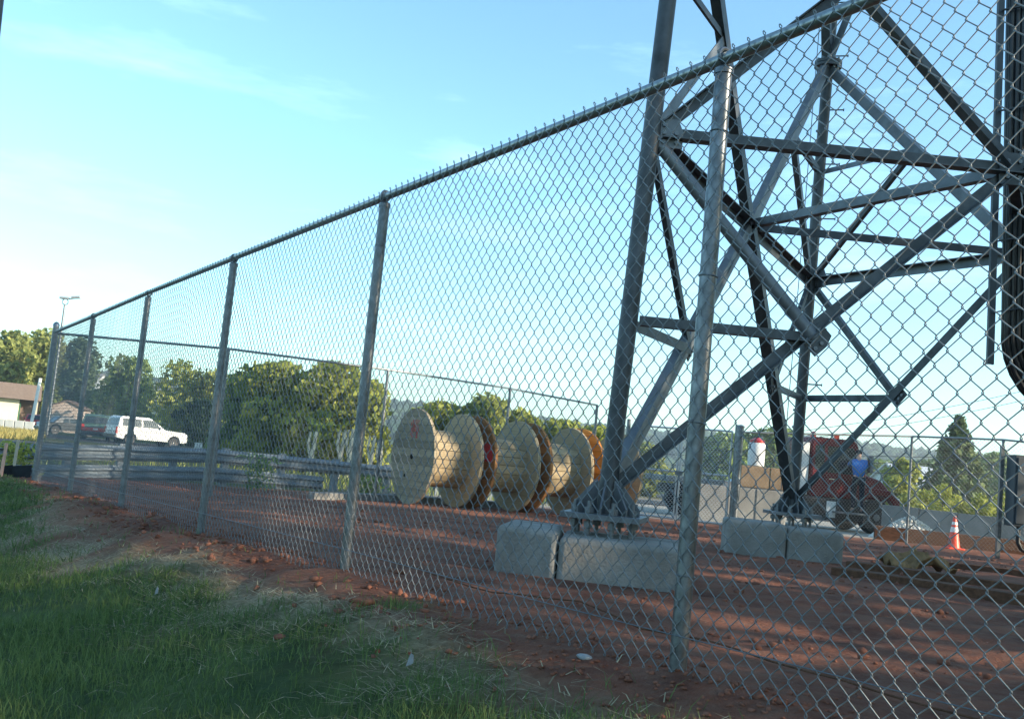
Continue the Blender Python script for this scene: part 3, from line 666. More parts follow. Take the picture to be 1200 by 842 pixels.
# ------------------------------------------------------------------ guardrail along the road behind the yard
gp = [P(0, 519, 19.0), P(130, 521.5, 20.6), P(250, 525.5, 22.0), P(380, 538.0, 23.6), P(500, 551, 25.2), P(620, 563, 27.0), P(735, 575, 29)]
gp = [gp[0] + (gp[0] - gp[1]) * 1.6, gp[0] + (gp[0] - gp[1]) * .8] + gp
WP = [(0, 0), (.02, .03), (.075, .06), (.08, .095), (.02, .13), (.02, .18), (.08, .215), (.075, .25), (.02, .28), (0, .31)]
def w_beam(m, pts, drop):
    n = len(WP); rows = []
    for i, p in enumerate(pts):
        t_ = (pts[min(i + 1, len(pts) - 1)] - pts[max(i - 1, 0)]); nn = V((t_.y, -t_.x, 0)).normalized()
        rows.append([p + nn * (.02 + x) + V((0, 0, -drop - z)) for x, z in WP] + [p + nn * (.014 + x) + V((0, 0, -drop - z)) for x, z in WP[::-1]])
    vs_ = [q for r_ in rows for q in r_]; w = 2 * n
    m.add(vs_, [(i * w + k, i * w + (k + 1) % w, (i + 1) * w + (k + 1) % w, (i + 1) * w + k) for i in range(len(pts) - 1) for k in range(w)] + [tuple(range(w - 1, -1, -1)), tuple((len(pts) - 1) * w + k for k in range(w))])
grail = thing('guardrail', V((gp[3].x, gp[3].y, gz(gp[3].x, gp[3].y))), 'long galvanised steel guardrail with double beams behind the left part of the yard', 'guardrail')
for i in range(len(gp) - 1):
    m = MB(grail.location); w_beam(m, [gp[i], gp[i + 1]], 0); m.build('upper_beam', M['guard'], grail, False)
for i in range(5):
    m = MB(grail.location); w_beam(m, [gp[i], gp[i + 1]], .40); m.build('lower_beam', M['guard'], grail, False)
acc = 0
for i in range(len(gp) - 1):
    for u in (.12, .62):
        p = gp[i].lerp(gp[i + 1], u); t_ = gp[i + 1] - gp[i]; nn = V((-t_.y, t_.x, 0)).normalized(); q = p + nn * .07; m = MB(grail.location)
        m.bar((q.x, q.y, gz(q.x, q.y) - .3), (q.x, q.y, p.z + .04), .15, .12, nn); m.build('post', M['guard'], grail)

# concrete kerb at the foot of the far left fence, near the reels
k0, k1, k2 = on_ground(372, 17.9), on_ground(455, 18.9), on_ground(600, 20.9)
m = MB(); m.bar(k0 + V((0, 0, .02)), k1 + V((0, 0, .02)), .22, .22); m.bar(k1 + V((.01, .01, .02)), k2 + V((0, 0, .02)), .22, .22); tag(m.build('kerb', M['conc_old'], bevel=.02), kind='structure')

# ------------------------------------------------------------------ vehicles
def vehicle(name, loc, rz, label, paint, Lc, W, H, kind, group='cars parked along the road behind the yard'):
    t = thing(name, loc, label, {'suv': 'suv', 'sedan': 'car', 'van': 'suv'}[kind], group, rz)
    h = Lc / 2; zb = .30 * H / 1.8 + .02; wr = .36; fx, rx = h - .92, -h + .98; belt = H * .60
    def arch(cx): return [(cx + (wr + .07) * math.cos(a), max(zb, wr + (wr + .07) * math.sin(a))) for a in np.linspace(math.pi, 0, 9)]
    low = [(-h + .04, zb + .1), (rx - wr - .1, zb)] + arch(rx) + arch(fx) + [(h - .12, zb + .02), (h, zb + .25), (h - .02, belt - .18), (h - .22, belt - .05), (h - 1.62 if kind == 'suv' else h - 1.2, belt + .03)]
    if kind == 'sedan': low += [(-h + 1.05, belt + .04), (-h + .15, belt), (-h + .02, belt - .25)]
    else: low += [(-h + .06, belt + .03), (-h + .01, belt - .3)]
    ws = h - (1.62 if kind == 'suv' else 1.25)
    if kind == 'sedan': up = [(-h + .75, belt + .04), (-h + 1.35, H - .04), (-h + 1.9, H), (ws - 1.1, H), (ws, belt + .03)]
    else: up = [(-h + .07, belt + .03), (-h + .22, H - .12), (-h + .42, H - .02), (-.3, H), (ws - .95, H - .05), (ws + .02, belt + .03)]
    def yw(z): return W / 2 - (0 if z < belt else .17 * (z - belt) / (H - belt)) - (0.03 if z < zb + .15 else 0)
    def solid(prof):
        m = MB(); n = len(prof); vv = [V((x, yw(z), z)) for x, z in prof] + [V((x, -yw(z), z)) for x, z in prof]
        return m.add(vv, [(k, (k + 1) % n, n + (k + 1) % n, n + k) for k in range(n)] + [tuple(range(n - 1, -1, -1)), tuple(range(n, 2 * n))])
    solid(low).build('body', paint, t, True, .035, 3); rf = solid(up).build('cabin', paint, t, True, .04, 3)
    def pane(prof, side):
        m = MB(); m.plate([V((x, side * (yw(z) + .004), z)) for x, z in prof], (0, side, .25), .01); m.build('window', M['glass'], rf)
    zt = H - .15; x0 = up[1][0] + .12; x1 = ws - .82; bz = belt + .08
    cuts = [x0, x0 + (x1 - x0) * .30, x0 + (x1 - x0) * .64, x1] if kind != 'sedan' else [x0 + .1, x0 + (x1 - x0) * .5, x1]
    for side in (1, -1):
        for a, b in zip(cuts[:-1], cuts[1:]):
            last = b == cuts[-1]; first = a == cuts[0]
            pane([(a + .04 - (.12 if first and kind == 'sedan' else 0), bz), (b - .04 + (.62 if last else 0), bz), (b - .04 + (.08 if last else 0), zt), (a + .04, zt)], side)
    def cross(pa, pb, nm, m_=M['glass'], inset=.12, dn=.006):
        (xa, za), (xb, zb_) = pa, pb; d = V((xb - xa, 0, zb_ - za)).normalized(); nn = V((-d.z, 0, d.x)); nn = nn if nn.x * (1 if xa > 0 else -1) > 0 else -nn
        a0, a1 = V((xa, 0, za)) + d * .06 + nn * dn, V((xb, 0, zb_)) - d * .06 + nn * dn
        m = MB(); m.plate([a0 + V((0, yw(za) - inset, 0)), a0 - V((0, yw(za) - inset, 0)), a1 - V((0, yw(zb_) - inset, 0)), a1 + V((0, yw(zb_) - inset, 0))], nn, .012); m.build(nm, m_, rf)
    cross(up[-1], up[-2], 'windscreen'); cross(up[0], up[1], 'rear_window')
    for cx in (fx, rx):
        for s in (1, -1):
            m = MB(); m.lathe((cx, s * (W / 2 - .23), wr), (0, s, 0), [(0, wr * .96), (.03, wr), (.19, wr), (.215, wr * .92), (.2, wr * .62)], 22); w = m.build('wheel', M['black'], t, True)
            m = MB(); m.lathe((cx, s * (W / 2 - .05), wr), (0, s, 0), [(0, wr * .62), (.02, wr * .55), (.005, wr * .2), (.02, .03)], 10); m.build('rim', M['alu'], w)
    for s in (1, -1):
        m = MB(); m.box((-h + .045, s * (W / 2 - .11), belt - .22), (.09, .20, .42 if kind != 'sedan' else .18)); m.build('tail_light', M['lamp_red'], t, bevel=.02)
        m = MB(); m.box((h - .11, s * (W / 2 - .26), belt - .24), (.16, .36, .15)); m.build('headlight', M['chrome'], t, bevel=.02)
        m = MB(); m.box((ws - .35, s * (W / 2 + .07), belt + .12), (.12, .18, .14)); m.build('mirror', paint, t, bevel=.03)
    m = MB(); m.box((-h + .0, 0, zb + .18), (.16, W * .94, .22)); m.build('rear_bumper', M['grey_car'], t, bevel=.03)
    if 'seen from behind' in label: m = MB(); m.box((-h + .01, 0, belt - .32), (.05, W * .9, .24)); m.build('tail_panel', M['lamp_red'], t, bevel=.01)
    m = MB(); m.box((-h - .02, 0, belt - .30), (.02, .32, .12)); m.build('number_plate', M['white_box'], t)
    m = MB(); m.box((h - .04, 0, zb + .2), (.16, W * .92, .22)); m.build('front_bumper', paint, t, bevel=.03)
    return t
q = on_ground(173, 67); vehicle('parked_suv', q, R(44), 'white SUV parked behind the guardrail with its rear towards the left', M['white_paint'], 4.9, 1.95, 1.84, 'suv')
q = on_ground(115, 70); vehicle('parked_suv', q, R(110), 'dark green SUV seen from behind just left of the white one', M['green_car'], 4.7, 1.85, 1.78, 'suv')
q = on_ground(82, 80); vehicle('parked_car', q, R(45), 'dark grey car in front of the pinkish shed', M['grey_car'], 4.6, 1.8, 1.45, 'sedan')
q = on_ground(42, 97); vehicle('parked_car', q, R(116), 'small red car left of the fence corner post', M['red_car'], 4.2, 1.75, 1.42, 'sedan')
q = on_ground(331, 52); q.z += .12; vehicle('parked_car', q, R(15), 'pale silver car seen below the large leafy bush', M['pale_car'], 4.4, 1.78, 1.42, 'sedan')
q = on_ground(880, 46); q.z -= .05; vehicle('parked_car', q, R(5), 'pale blue car seen through the gate beyond the grey blocks', M['blue_car'], 4.3, 1.75, 1.42, 'sedan')

# red truck, seen from its side, facing right
tq = on_ground(960, 30); truck = thing('red_truck', tq, 'dark red work truck facing right behind the far tower leg', 'truck', None, R(8))
def tb(nm, m_, bev=.03, par=truck, sm=True): return lambda mm: mm.build(nm, M[m_], par, sm, bev, 2)
def prism_y(prof, w0, w1=None):
    m = MB(); n = len(prof); w1 = w1 or w0; zs = [p[1] for p in prof]; lo, hi = min(zs), max(zs)
    wv = [w0 + (w1 - w0) * (p[1] - lo) / (hi - lo + 1e-9) for p in prof]
    return m.add([V((p[0], w / 2, p[1])) for p, w in zip(prof, wv)] + [V((p[0], -w / 2, p[1])) for p, w in zip(prof, wv)], [(k, (k + 1) % n, n + (k + 1) % n, n + k) for k in range(n)] + [tuple(range(n - 1, -1, -1)), tuple(range(n, 2 * n))])
MB().box((-1.55, 0, .78), (6.6, .9, .28)).build('chassis', M['black'], truck, bevel=.02)
cabm = prism_y([(-.78, .95), (.86, .95), (.92, 1.62), (.62, 2.58), (.50, 2.66), (-.70, 2.66), (-.78, 2.55)], 2.25, 2.0).build('cab', M['maroon'], truck, True, .05, 3)
for s in (-1, 1):
    f = lambda x, z: V((x, s * (1.125 - .125 * (z - .95) / 1.71 + .006), z))
    m = MB(); m.plate([f(-.68, 1.72), f(-.40, 1.72), f(-.40, 2.42), f(-.68, 2.42)], (0, s, .07), .012); m.build('rear_side_window', M['glass'], cabm)
    m = MB(); m.plate([f(-.30, 1.66), (f(.74, 1.66)), f(.50, 2.42), f(-.30, 2.42)], (0, s, .07), .012); m.build('door_window', M['glass'], cabm)
    m = MB(); m.plate([f(-.36, 1.0), f(.82, 1.0), f(.82, 1.60), f(-.36, 1.60)], (0, s, .07), .014); m.build('door', M['maroon'], cabm)
    m = MB(); m.bar(f(-.25, 1.48), f(-.08, 1.48), .03, .03); m.build('door_handle', M['chrome'], cabm)
    m = MB(); m.box((.86, s * 1.34, 2.0), (.10, .22, .48)); m.build('mirror', M['bolt'], truck, bevel=.02)
    m = MB(); m.tube([(.75, s * 1.1, 2.3), (.86, s * 1.32, 2.22), (.86, s * 1.32, 1.8), (.8, s * 1.12, 1.7)], .016, 6); m.build('mirror_arm', M['chrome'], truck)
    for x in (1.3, -2.9, -3.95):
        m = MB(); m.lathe((x, s * .80, .5), (0, s, 0), [(0, .47), (.04, .5), (.24, .5), (.28, .45), (.26, .3)], 24); w = m.build('wheel', M['black'], truck, True)
        m = MB(); m.lathe((x, s * 1.02, .5), (0, s, 0), [(0, .29), (.03, .26), (-.05, .12), (.05, .10), (.06, .02)], 14); m.build('rim', M['bolt'], w, True)
    m = MB(); prof = [(.80, .95)] + [(1.3 + .60 * math.cos(a), .52 + .62 * math.sin(a)) for a in np.linspace(2.6, .25, 9)] + [(1.98, .75), (1.96, 1.05), (1.65, 1.30), (.80, 1.35)]
    m.plate([V((x, s * 1.0, z)) for x, z in prof], (0, 1, 0), .28); m.build('fender', M['maroon'], truck, True, .05, 3)
    m = MB(); m.box((1.94, s * .95, 1.02), (.08, .26, .18)); m.build('headlight', M['white_box'], truck, bevel=.02)
    m = MB(); m.box((-.10, s * .98, .62), (1.95, .42, .62)); tk = m.build('side_tank', M['black'], truck, bevel=.05)
    m = MB(); m.box((-.18, s * 1.194, .62), (.28, .006, .46)); m.build('notice_sticker', M['white_box'], tk)
prism_y([(.86, 1.0), (1.80, .95), (1.84, 1.35), (1.6, 1.58), (.90, 1.76)], 1.5, 1.25).build('hood', M['maroon'], truck, True, .08, 3)
m = MB(); m.plate([V((.885, y, z)) for y, z in ((-.85, 1.74), (.85, 1.74), (.8, 2.5), (-.8, 2.5))], (1, 0, .3), .012)
for v_i in range(len(m.v)): m.v[v_i].x = (.93 if m.v[v_i].z < 2 else .69) + (m.v[v_i].x - .885)
m.build('windscreen', M['glass'], cabm)
MB().box((2.02, 0, .70), (.16, 2.3, .30)).build('bumper', M['black'], truck, bevel=.03)
MB().box((1.86, 0, 1.15), (.04, .95, .42)).build('grille', M['bolt'], truck)
MB().box((.30, -1.40, .56), (.9, .42, .05)).build('step', M['bolt'], truck, bevel=.01)
m = MB(); m.tube([(-1.25, -.85, .9), (-1.25, -.85, 2.8), (-1.32, -.85, 2.92)], .065, 10); m.build('exhaust_stack', M['chrome'], truck, True)
MB().box((-.98, -.78, 1.72), (.30, .40, 1.5)).build('side_box', M['white_box'], truck, bevel=.02)
MB().box((-3.2, 0, 1.06), (3.7, 2.3, .16)).build('flatbed', M['bolt'], truck, bevel=.02)
m = MB(); m.box((0, -.9, 2.72), (.12, .12, .12)); m.lathe((-.3, 0, 2.66), (0, 0, 1), [(0, .09), (.16, .08), (.2, .02)], 12); m.build('beacon', M['cone'], truck, True)

# the worker standing on the step at the cab door
def skin_body(name, parent, m_, verts, edges, radii, sub=2):
    me = bpy.data.meshes.new(name); me.from_pydata(verts, edges, []); o = link(name, me, m_, parent)
    sk = o.modifiers.new('skin', 'SKIN'); sk.use_smooth_shade = True
    if not me.skin_vertices: me.skin_vertices.new()
    for i, d in enumerate(me.skin_vertices[0].data): d.radius = (radii[i], radii[i]) if not isinstance(radii[i], tuple) else radii[i]; d.use_root = i == 0
    sb = o.modifiers.new('sub', 'SUBSURF'); sb.levels = sb.render_levels = sub; return o
wr_ = Matrix.Rotation(R(8), 3, 'Z'); wl = tq + wr_ @ V((.45, -1.5, 0)); wl.z = gz(wl.x, wl.y) + .60
man = thing('person', wl, 'person in a blue shirt and dark trousers leaning in at the truck cab door', 'person', None, R(82))
J_ = dict(pel=(0, 0, .93), sp=(.04, 0, 1.10), ch=(.10, 0, 1.34), nk=(.15, 0, 1.50), hd=(.19, 0, 1.60), tp=(.21, 0, 1.72), sl=(.09, .18, 1.42), el=(.30, .24, 1.28), wl=(.50, .20, 1.40), hl=(.58, .18, 1.43), sr=(.09, -.18, 1.42), er=(.28, -.24, 1.24), wr=(.48, -.2, 1.30), hr=(.56, -.18, 1.32),
          tl=(.0, .10, .88), kl=(.06, .11, .50), al=(.0, .12, .08), fl=(.17, .13, .03), tr=(0, -.10, .88), kr=(.0, -.11, .49), ar=(-.06, -.12, .08), fr=(.11, -.13, .03))
def chain(names): return [J_[n] for n in names]
def body_part(name, m_, names, edges, rad, sub=1):
    ix = {n: i for i, n in enumerate(names)}; return skin_body(name, man, m_, chain(names), [(ix[a], ix[b]) for a, b in edges], rad, sub)
body_part('body', M['skin'], ['pel', 'sp', 'ch', 'nk', 'hd', 'tp', 'sl', 'el', 'wl', 'hl', 'sr', 'er', 'wr', 'hr', 'tl', 'kl', 'al', 'fl', 'tr', 'kr', 'ar', 'fr'],
          [('pel', 'sp'), ('sp', 'ch'), ('ch', 'nk'), ('nk', 'hd'), ('hd', 'tp'), ('ch', 'sl'), ('sl', 'el'), ('el', 'wl'), ('wl', 'hl'), ('ch', 'sr'), ('sr', 'er'), ('er', 'wr'), ('wr', 'hr'), ('pel', 'tl'), ('tl', 'kl'), ('kl', 'al'), ('al', 'fl'), ('pel', 'tr'), ('tr', 'kr'), ('kr', 'ar'), ('ar', 'fr')],
          [.12, .12, .13, .055, .09, .07, .055, .042, .032, .035, .055, .042, .032, .035, .075, .055, .04, .035, .075, .055, .04, .035], 2)
body_part('shirt', M['shirt'], ['pel', 'sp', 'ch', 'sl', 'el', 'sr', 'er'], [('pel', 'sp'), ('sp', 'ch'), ('ch', 'sl'), ('sl', 'el'), ('ch', 'sr'), ('sr', 'er')], [.155, .16, .17, .085, .065, .085, .065], 2)
body_part('trousers', M['trousers'], ['pel', 'tl', 'kl', 'al', 'tr', 'kr', 'ar'], [('pel', 'tl'), ('tl', 'kl'), ('kl', 'al'), ('pel', 'tr'), ('tr', 'kr'), ('kr', 'ar')], [.14, .10, .078, .062, .10, .078, .062], 2)
m = MB(); m.lathe((.20, 0, 1.64), (.1, 0, 1), [(0, .098), (.04, .10), (.09, .08), (.12, .03)], 14); m.build('hair', M['trousers'], man, True)

# ------------------------------------------------------------------ things in and beyond the yard
q = on_ground(1120, 22.4); cone = thing('traffic_cone', q, 'orange traffic cone with two white bands standing right of the truck', 'traffic cone')
m = MB(); m.box((0, 0, .018), (.36, .36, .036)); m.build('foot', M['cone'], cone, bevel=.012)
m = MB(); m.lathe((0, 0, .036), (0, 0, 1), [(0, .14), (.025, .132), (.66, .036), (.69, .03), (.695, .012)], 24); m.build('body', M['cone'], cone, True)
for z0, z1 in ((.34, .45), (.50, .57)):
    r_ = lambda z: .132 - (z - .025) * (.096 / .635) + .0025
    m = MB(); m.lathe((0, 0, .036), (0, 0, 1), [(z0, r_(z0)), (z1, r_(z1))], 24, False); m.build('band', M['white_band'], cone, True)
# grey block wall and what is stacked on it, beyond the gate
row = [on_ground(px, 25.6) for px in (835, 868, 901)]; 
for k, q in enumerate(row):
    m = MB(q); m.box(q + V((0, 0, .46)), (.80, .6, .95), .03); tag(m.build('concrete_block', M['conc_old'], bevel=.03), ('large grey concrete block beyond the gate, left of three in a row', 'large grey concrete block beyond the gate, middle of three in a row', 'large grey concrete block beyond the gate, right of three in a row')[k], 'concrete block', 'concrete blocks in a row'); COL.objects[-1].location = q
for k, (px, w) in enumerate(((881, .75), (914, .70))):
    q = on_ground(px, 25.6); q.z = max(r_.z for r_ in row) + .955; m = MB(q); m.box(q + V((0, 0, .27)), (w, .55, .54), .02); o = m.build('wooden_box', M['tan_box'], bevel=.02); o.location = q
    tag(o, ('tan box on the middle concrete block under the white drum', 'tan box on the right concrete block beside the tower leg')[k], 'box', 'tan boxes stacked on the blocks')
q = on_ground(884, 25.6); q.z = max(r_.z for r_ in row) + 1.5; drum = thing('plastic_drum', q, 'white drum with a red lid standing on a tan box', 'drum')
m = MB(); m.lathe((0, 0, 0), (0, 0, 1), [(0, .19), (.02, .21), (.3, .215), (.56, .21), (.60, .18)], 20); m.build('body', M['white_box'], drum, True)
m = MB(); m.lathe((0, 0, .60), (0, 0, 1), [(0, .19), (.07, .19), (.10, .1), (.13, .06)], 16); m.build('lid', M['red_car'], drum, True)
# long low concrete wall at the right
wa, wb = on_ground(1035, 27.5), on_ground(1270, 25.0); wall = thing('concrete_wall', wa, 'low grey concrete wall running behind the gravel pile and the traffic cone', 'wall')
for k in range(5):
    a, b = wa.lerp(wb, k / 5 + .002), wa.lerp(wb, (k + 1) / 5 - .002); zt = -.30 - .012 * k; m = MB(wall.location)
    m.bar((a.x, a.y, (zt + gz(a.x, a.y) - .2) / 2), (b.x, b.y, (zt + gz(b.x, b.y) - .2) / 2), .2, zt - gz(a.x, a.y) + .2); m.build('panel', M['conc_old'], wall, bevel=.012)
a, b = on_ground(1028, 23.9), on_ground(1235, 23.0); m = MB(a); m.bar(a + V((0, .05, .15)), b + V((0, .05, .15)), .2, .34); o = m.build('sill_beam', M['timber'], bevel=.012); o.location = a; tag(o, 'long dark sill beam along the foot of the far right fence', 'beam')
# gravel pile
q = on_ground(1068, 25.6); n_ = 4200; ang = RNG.uniform(0, 2 * np.pi, n_); rr_ = np.sqrt(RNG.random(n_)); hx_ = rr_ * np.cos(ang) * 1.0; hy_ = rr_ * np.sin(ang) * .7; hz_ = .56 * (1 - rr_) ** .8 * (.8 + .4 * RNG.random(n_))
v_, f_ = blobs(np.c_[hx_, hy_, hz_ - .02], RNG.uniform(.018, .042, n_), .7); me = npmesh('gravel_pile', v_, f_); o = link('gravel_pile', me, M['gravel']); o.location = q; tag(o, 'pale heap of gravel in front of the low concrete wall beside the truck', 'gravel pile')
mc = MB(); mc.lathe((0, 0, -.1), (0, 0, 1), [(0, .95), (.1, .88), (.33, .56), (.52, .22), (.60, .04)], 24)
base_me = mc.mesh('gravel_core'); 
for vtx in base_me.vertices: vtx.co.y *= .64
oc = link('gravel_core', base_me, M['gravel'], o, True)
# electrical cabinet at the right edge
q = P(1197, 640, 19.6); q = V((q.x, q.y, gz(q.x, q.y))); cab = thing('electrical_cabinet', q, 'dark blue grey electrical cabinet on steel posts at the right edge', 'cabinet')
zc = P(1197, 575, 19.6).z - q.z
MB().box((.22, 0, zc), (1.0, .35, 1.38)).build('case', M['cabinet'], cab, bevel=.015)
MB().box((.22, -.19, zc), (.92, .03, 1.28)).build('door', M['cabinet'], cab, bevel=.008)
m = MB(); m.lathe((.02, -.205, zc - .22), (0, -1, 0), [(0, .07), (.03, .065), (.035, .02)], 16); m.build('meter_dial', M['white_box'], cab, True)
MB().box((.38, -.215, zc + .42), (.28, .012, .10)).build('warning_label', M['pink_wall'], cab)
MB().box((.38, -.215, zc - .02), (.34, .012, .10)).build('notice_label', M['pink_wall'], cab)
for x in (-.36, .8): MB().box((x, .2, zc * .5 + .3), (.07, .07, zc + 1.1)).build('post', M['galv'], cab)
m = MB(); m.tube([(-.1, -.05, zc - .68), (-.1, -.05, zc - 1.0), (-.03, -.05, zc - 1.13), (.1, -.05, zc - 1.18), (.3, -.05, zc - 1.12)], .04, 10); m.build('conduit', M['black'], cab, True)
# timbers lying on the dirt at the right
for k, (pa, ya, pb, yb, w) in enumerate(((1000, 12.1, 1290, 10.4, .11), (985, 10.6, 1300, 8.8, .11), (1110, 14.4, 1330, 13.2, .11))):
    a, b = on_ground(pa, ya), on_ground(pb, yb); m = MB(a); dz = V((0, 0, w * .22)); m.bar(a + dz, b + dz, w * 2.0, w); o = m.build('timber', M['timber'], bevel=.012); o.location = a
    tag(o, ('long dark timber lying on the dirt right behind the tan sacking', 'long dark timber nearest the fence at the right of the yard', 'short dark timber lying below the traffic cone')[k], 'timber', 'timbers lying on the dirt')
# crumpled sacking
q = on_ground(1078, 12.7, .12); n_ = 15; gv, gf = [], []
for i in range(n_):
    for j in range(n_):
        u, v = i / (n_ - 1) - .5, j / (n_ - 1) - .5; r2 = (u * u + v * v) * 4
        gv.append((u * .80, v * .55, max(-.1, (.10 * (1 - r2) + .22 * (float(vnoise(u * 6 + 4, v * 6, 3)) - .5) + .12 * (float(vnoise(u * 15, v * 15, 5)) - .5))) * (1 if r2 < 1.6 else .3)))
for i in range(n_ - 1):
    for j in range(n_ - 1): gf.append((i * n_ + j, (i + 1) * n_ + j, (i + 1) * n_ + j + 1, i * n_ + j + 1))
o = link('sacking', npmesh('sacking', gv, gf), M['burlap'], None, True); o.location = q; so = o.modifiers.new('thick', 'SOLIDIFY'); so.thickness = .02; tag(o, 'crumpled tan sacking lying on the timbers right of the far tower leg', 'sacking')
# black cable lying on the dirt just inside the fence
pts = []
for t_ in np.linspace(-.6, 1.3, 26): p = fence_pt(t_, 0, -.75 - .12 * math.sin(t_ * 5)); pts.append(V((p.x, p.y, gz(p.x, p.y) + .02)))
m = MB(pts[0]); m.tube(pts, .005, 6); o = m.build('ground_cable', M['timber'], None, True); o.location = pts[0]; tag(o, 'thin grey cable lying on the red dirt along the inside of the near fence', 'cable')
# stakes, silt cloth and small litter at the far left corner
q = fence_pt(5.35, 0, 1.25); 
for k, (px, y, h) in enumerate(((12, 17.3, .58), (25, 18.0, .66))):
    q = on_ground(px, y); m = MB(q); m.bar(q + V((0, 0, -.1)), q + V((.02, 0, h)), .05, .04); o = m.build('wooden_stake', M['pink_stake' if k == 0 else 'pole_wood'], bevel=.004); o.location = q
    tag(o, ('pinkish wooden stake in front of the guardrail at the left edge', 'pale wooden stake beside the tall grass left of the fence corner')[k], 'stake', 'stakes in front of the guardrail')
a, b, c = on_ground(-40, 17.6), on_ground(24, 17.8), on_ground(46, 17.3); cl = MB(a)
for p0, p1 in ((a, b), (b, c)): cl.plate([p0, p1, p1 + V((0, 0, .22)), p0 + V((0, 0, .2))], (.3, 1, 0), .01)
o = cl.build('silt_cloth', M['fabric']); o.location = a; tag(o, 'low strip of black silt cloth in front of the guardrail at the left edge', 'silt fence')
def outside_pt(px, py):
    d = P(px, py, 1.0); lo = None
    for s in np.linspace(1.2, 20, 1400):
        q = d * s
        if q.z < gz(q.x, q.y): return V((q.x, q.y, gz(q.x, q.y)))
    return d * 6
for px, py, w, lab in ((479, 789, .015, 'scrap of pale paper litter in the grass near the bottom edge'), (182, 703, .012, 'small white scrap of litter in the middle of the grass')):
    q = outside_pt(px, py); m = MB(q); m.add([q + V((-w, -w * .6, .03)), q + V((w, -w * .5, .045)), q + V((w * .8, w * .7, .075)), q + V((-w * .7, w * .6, .05)), q + V((0, 0, .085))], [(0, 1, 4), (1, 2, 4), (2, 3, 4), (3, 0, 4)]); o = m.build('paper_scrap', M['litter']); o.location = q; tag(o, lab, 'litter')
for px, py, rad, lab in ((685, 771, .05, 'pale flat stone at the foot of the near fence'), (425, 706, .085, 'reddish rock half sunk in the dirt below the fence'), (328, 748, .05, 'small brown stone in the grass')):
    q = outside_pt(px, py); v_, f_ = blobs(np.array([[0, 0, rad * .1]]), np.array([[rad, rad * .75, rad * .42]]), .7); o = link('stone', npmesh('stone', v_, f_), M['litter'] if px == 685 else M['rock'], None, True); o.location = q
    sb_ = o.modifiers.new('sub', 'SUBSURF'); sb_.levels = sb_.render_levels = 1; tag(o, lab, 'stone')

# ------------------------------------------------------------------ road, buildings and poles beyond
def ribbon(name, pts, w, dz, m_):
    vs_, fs = [], []
    for i, p in enumerate(pts):
        t_ = pts[min(i + 1, len(pts) - 1)] - pts[max(i - 1, 0)]; nn = V((-t_.y, t_.x, 0)).normalized()
        for s in (-.5, -.17, .17, .5): q = p + nn * w * s; vs_.append((q.x, q.y, gz(q.x, q.y) + dz))
    for i in range(len(pts) - 1):
        for k in range(3): fs.append((i * 4 + k, i * 4 + k + 1, i * 4 + 5 + k, i * 4 + 4 + k))
    return tag(link(name, npmesh(name, vs_, fs), m_), kind='structure')
ribbon('road', [V((x, 42 + x * .05 + .0008 * x * x, 0)) for x in np.linspace(-90, 90, 46)], 7, .03, M['asphalt'])
ribbon('parking_strip', [V((x, 66 - x * .08, 0)) for x in np.linspace(-75, 20, 40)], 16, .02, M['asphalt'])
def simple_house(name, loc, rz, w, d, h, rh, wallm, roofm, label, over=.35, windows=True, group=None, door=None):
    t = thing(name, loc, label, 'house' if windows else 'shed', group, rz); MB().box((0, 0, h / 2 - .25), (w, d, h + .5)).build('wall', wallm, t)
    m = MB(); th = .12
    m.add([V((-w / 2, s * (d / 2 - .0), h)) for s in (-1, 1)] + [V((-w / 2, 0, h + rh)), V((w / 2, -d / 2, h)), V((w / 2, d / 2, h)), V((w / 2, 0, h + rh))], [(0, 1, 2), (5, 4, 3), (0, 3, 4, 1), (0, 2, 5, 3), (1, 4, 5, 2)]); m.build('gable', wallm, t)
    for s in (-1, 1):
        a = V((0, s * (d / 2 + over), h - rh * over / (d / 2))); b = V((0, 0, h + rh + .02)); m = MB()
        m.plate([a + V((-w / 2 - over, 0, 0)), a + V((w / 2 + over, 0, 0)), b + V((w / 2 + over, 0, 0)), b + V((-w / 2 - over, 0, 0))], (0, s * rh, d / 2), th); m.build('roof', roofm, t)
    if windows:
        for sgn in (-1, 1):
            for x in (-w * .3, w * .02, w * .32):
                f = MB().box((x, sgn * (d / 2 + .02), h * .58), (w * .13, .06, h * .36)).build('window_frame', M['white_box'], t)
                MB().box((x, sgn * (d / 2 + .055), h * .58), (w * .105, .02, h * .29)).build('pane', M['glass'], f)
    return t
# low building at the left edge with an open porch
q = on_ground(-20, 110); st = thing('roadside_building', q, 'cream building with a brown roof and an open porch at the left edge', 'building', None, R(27))
MB().box((.4, 2.5, 1.4), (6.2, 5, 3.4)).build('wall', M['cream_wall'], st); MB().box((4.6, 4.2, 1.4), (2.2, 1.4, 3.4)).build('back_wall', M['brown_roof'], st)
MB().box((3.6, .9, 1.3), (.12, 1.7, 2.6)).build('door', M['green_door'], st)
m = MB(); m.add([V((-4.6, -1.1, 2.95)), V((5.6, -1.1, 2.95)), V((5.6, 6, 2.95)), V((-4.6, 6, 2.95)), V((-4.6, .9, 4.7)), V((5.6, .9, 4.7)), V((5.6, 4, 4.7)), V((-4.6, 4, 4.7))], [(3, 2, 1, 0), (4, 5, 6, 7), (0, 1, 5, 4), (1, 2, 6, 5), (2, 3, 7, 6), (3, 0, 4, 7)]); m.build('roof', M['brown_roof'], st)
for x in (5.25,): MB().box((x, -.6, 1.4), (.22, .22, 3.1)).build('porch_post', M['pole_wood'], st)
MB().box((-2.3, -.02, 1.3), (.95, .06, 1.2)).build('window', M['glass'], st)
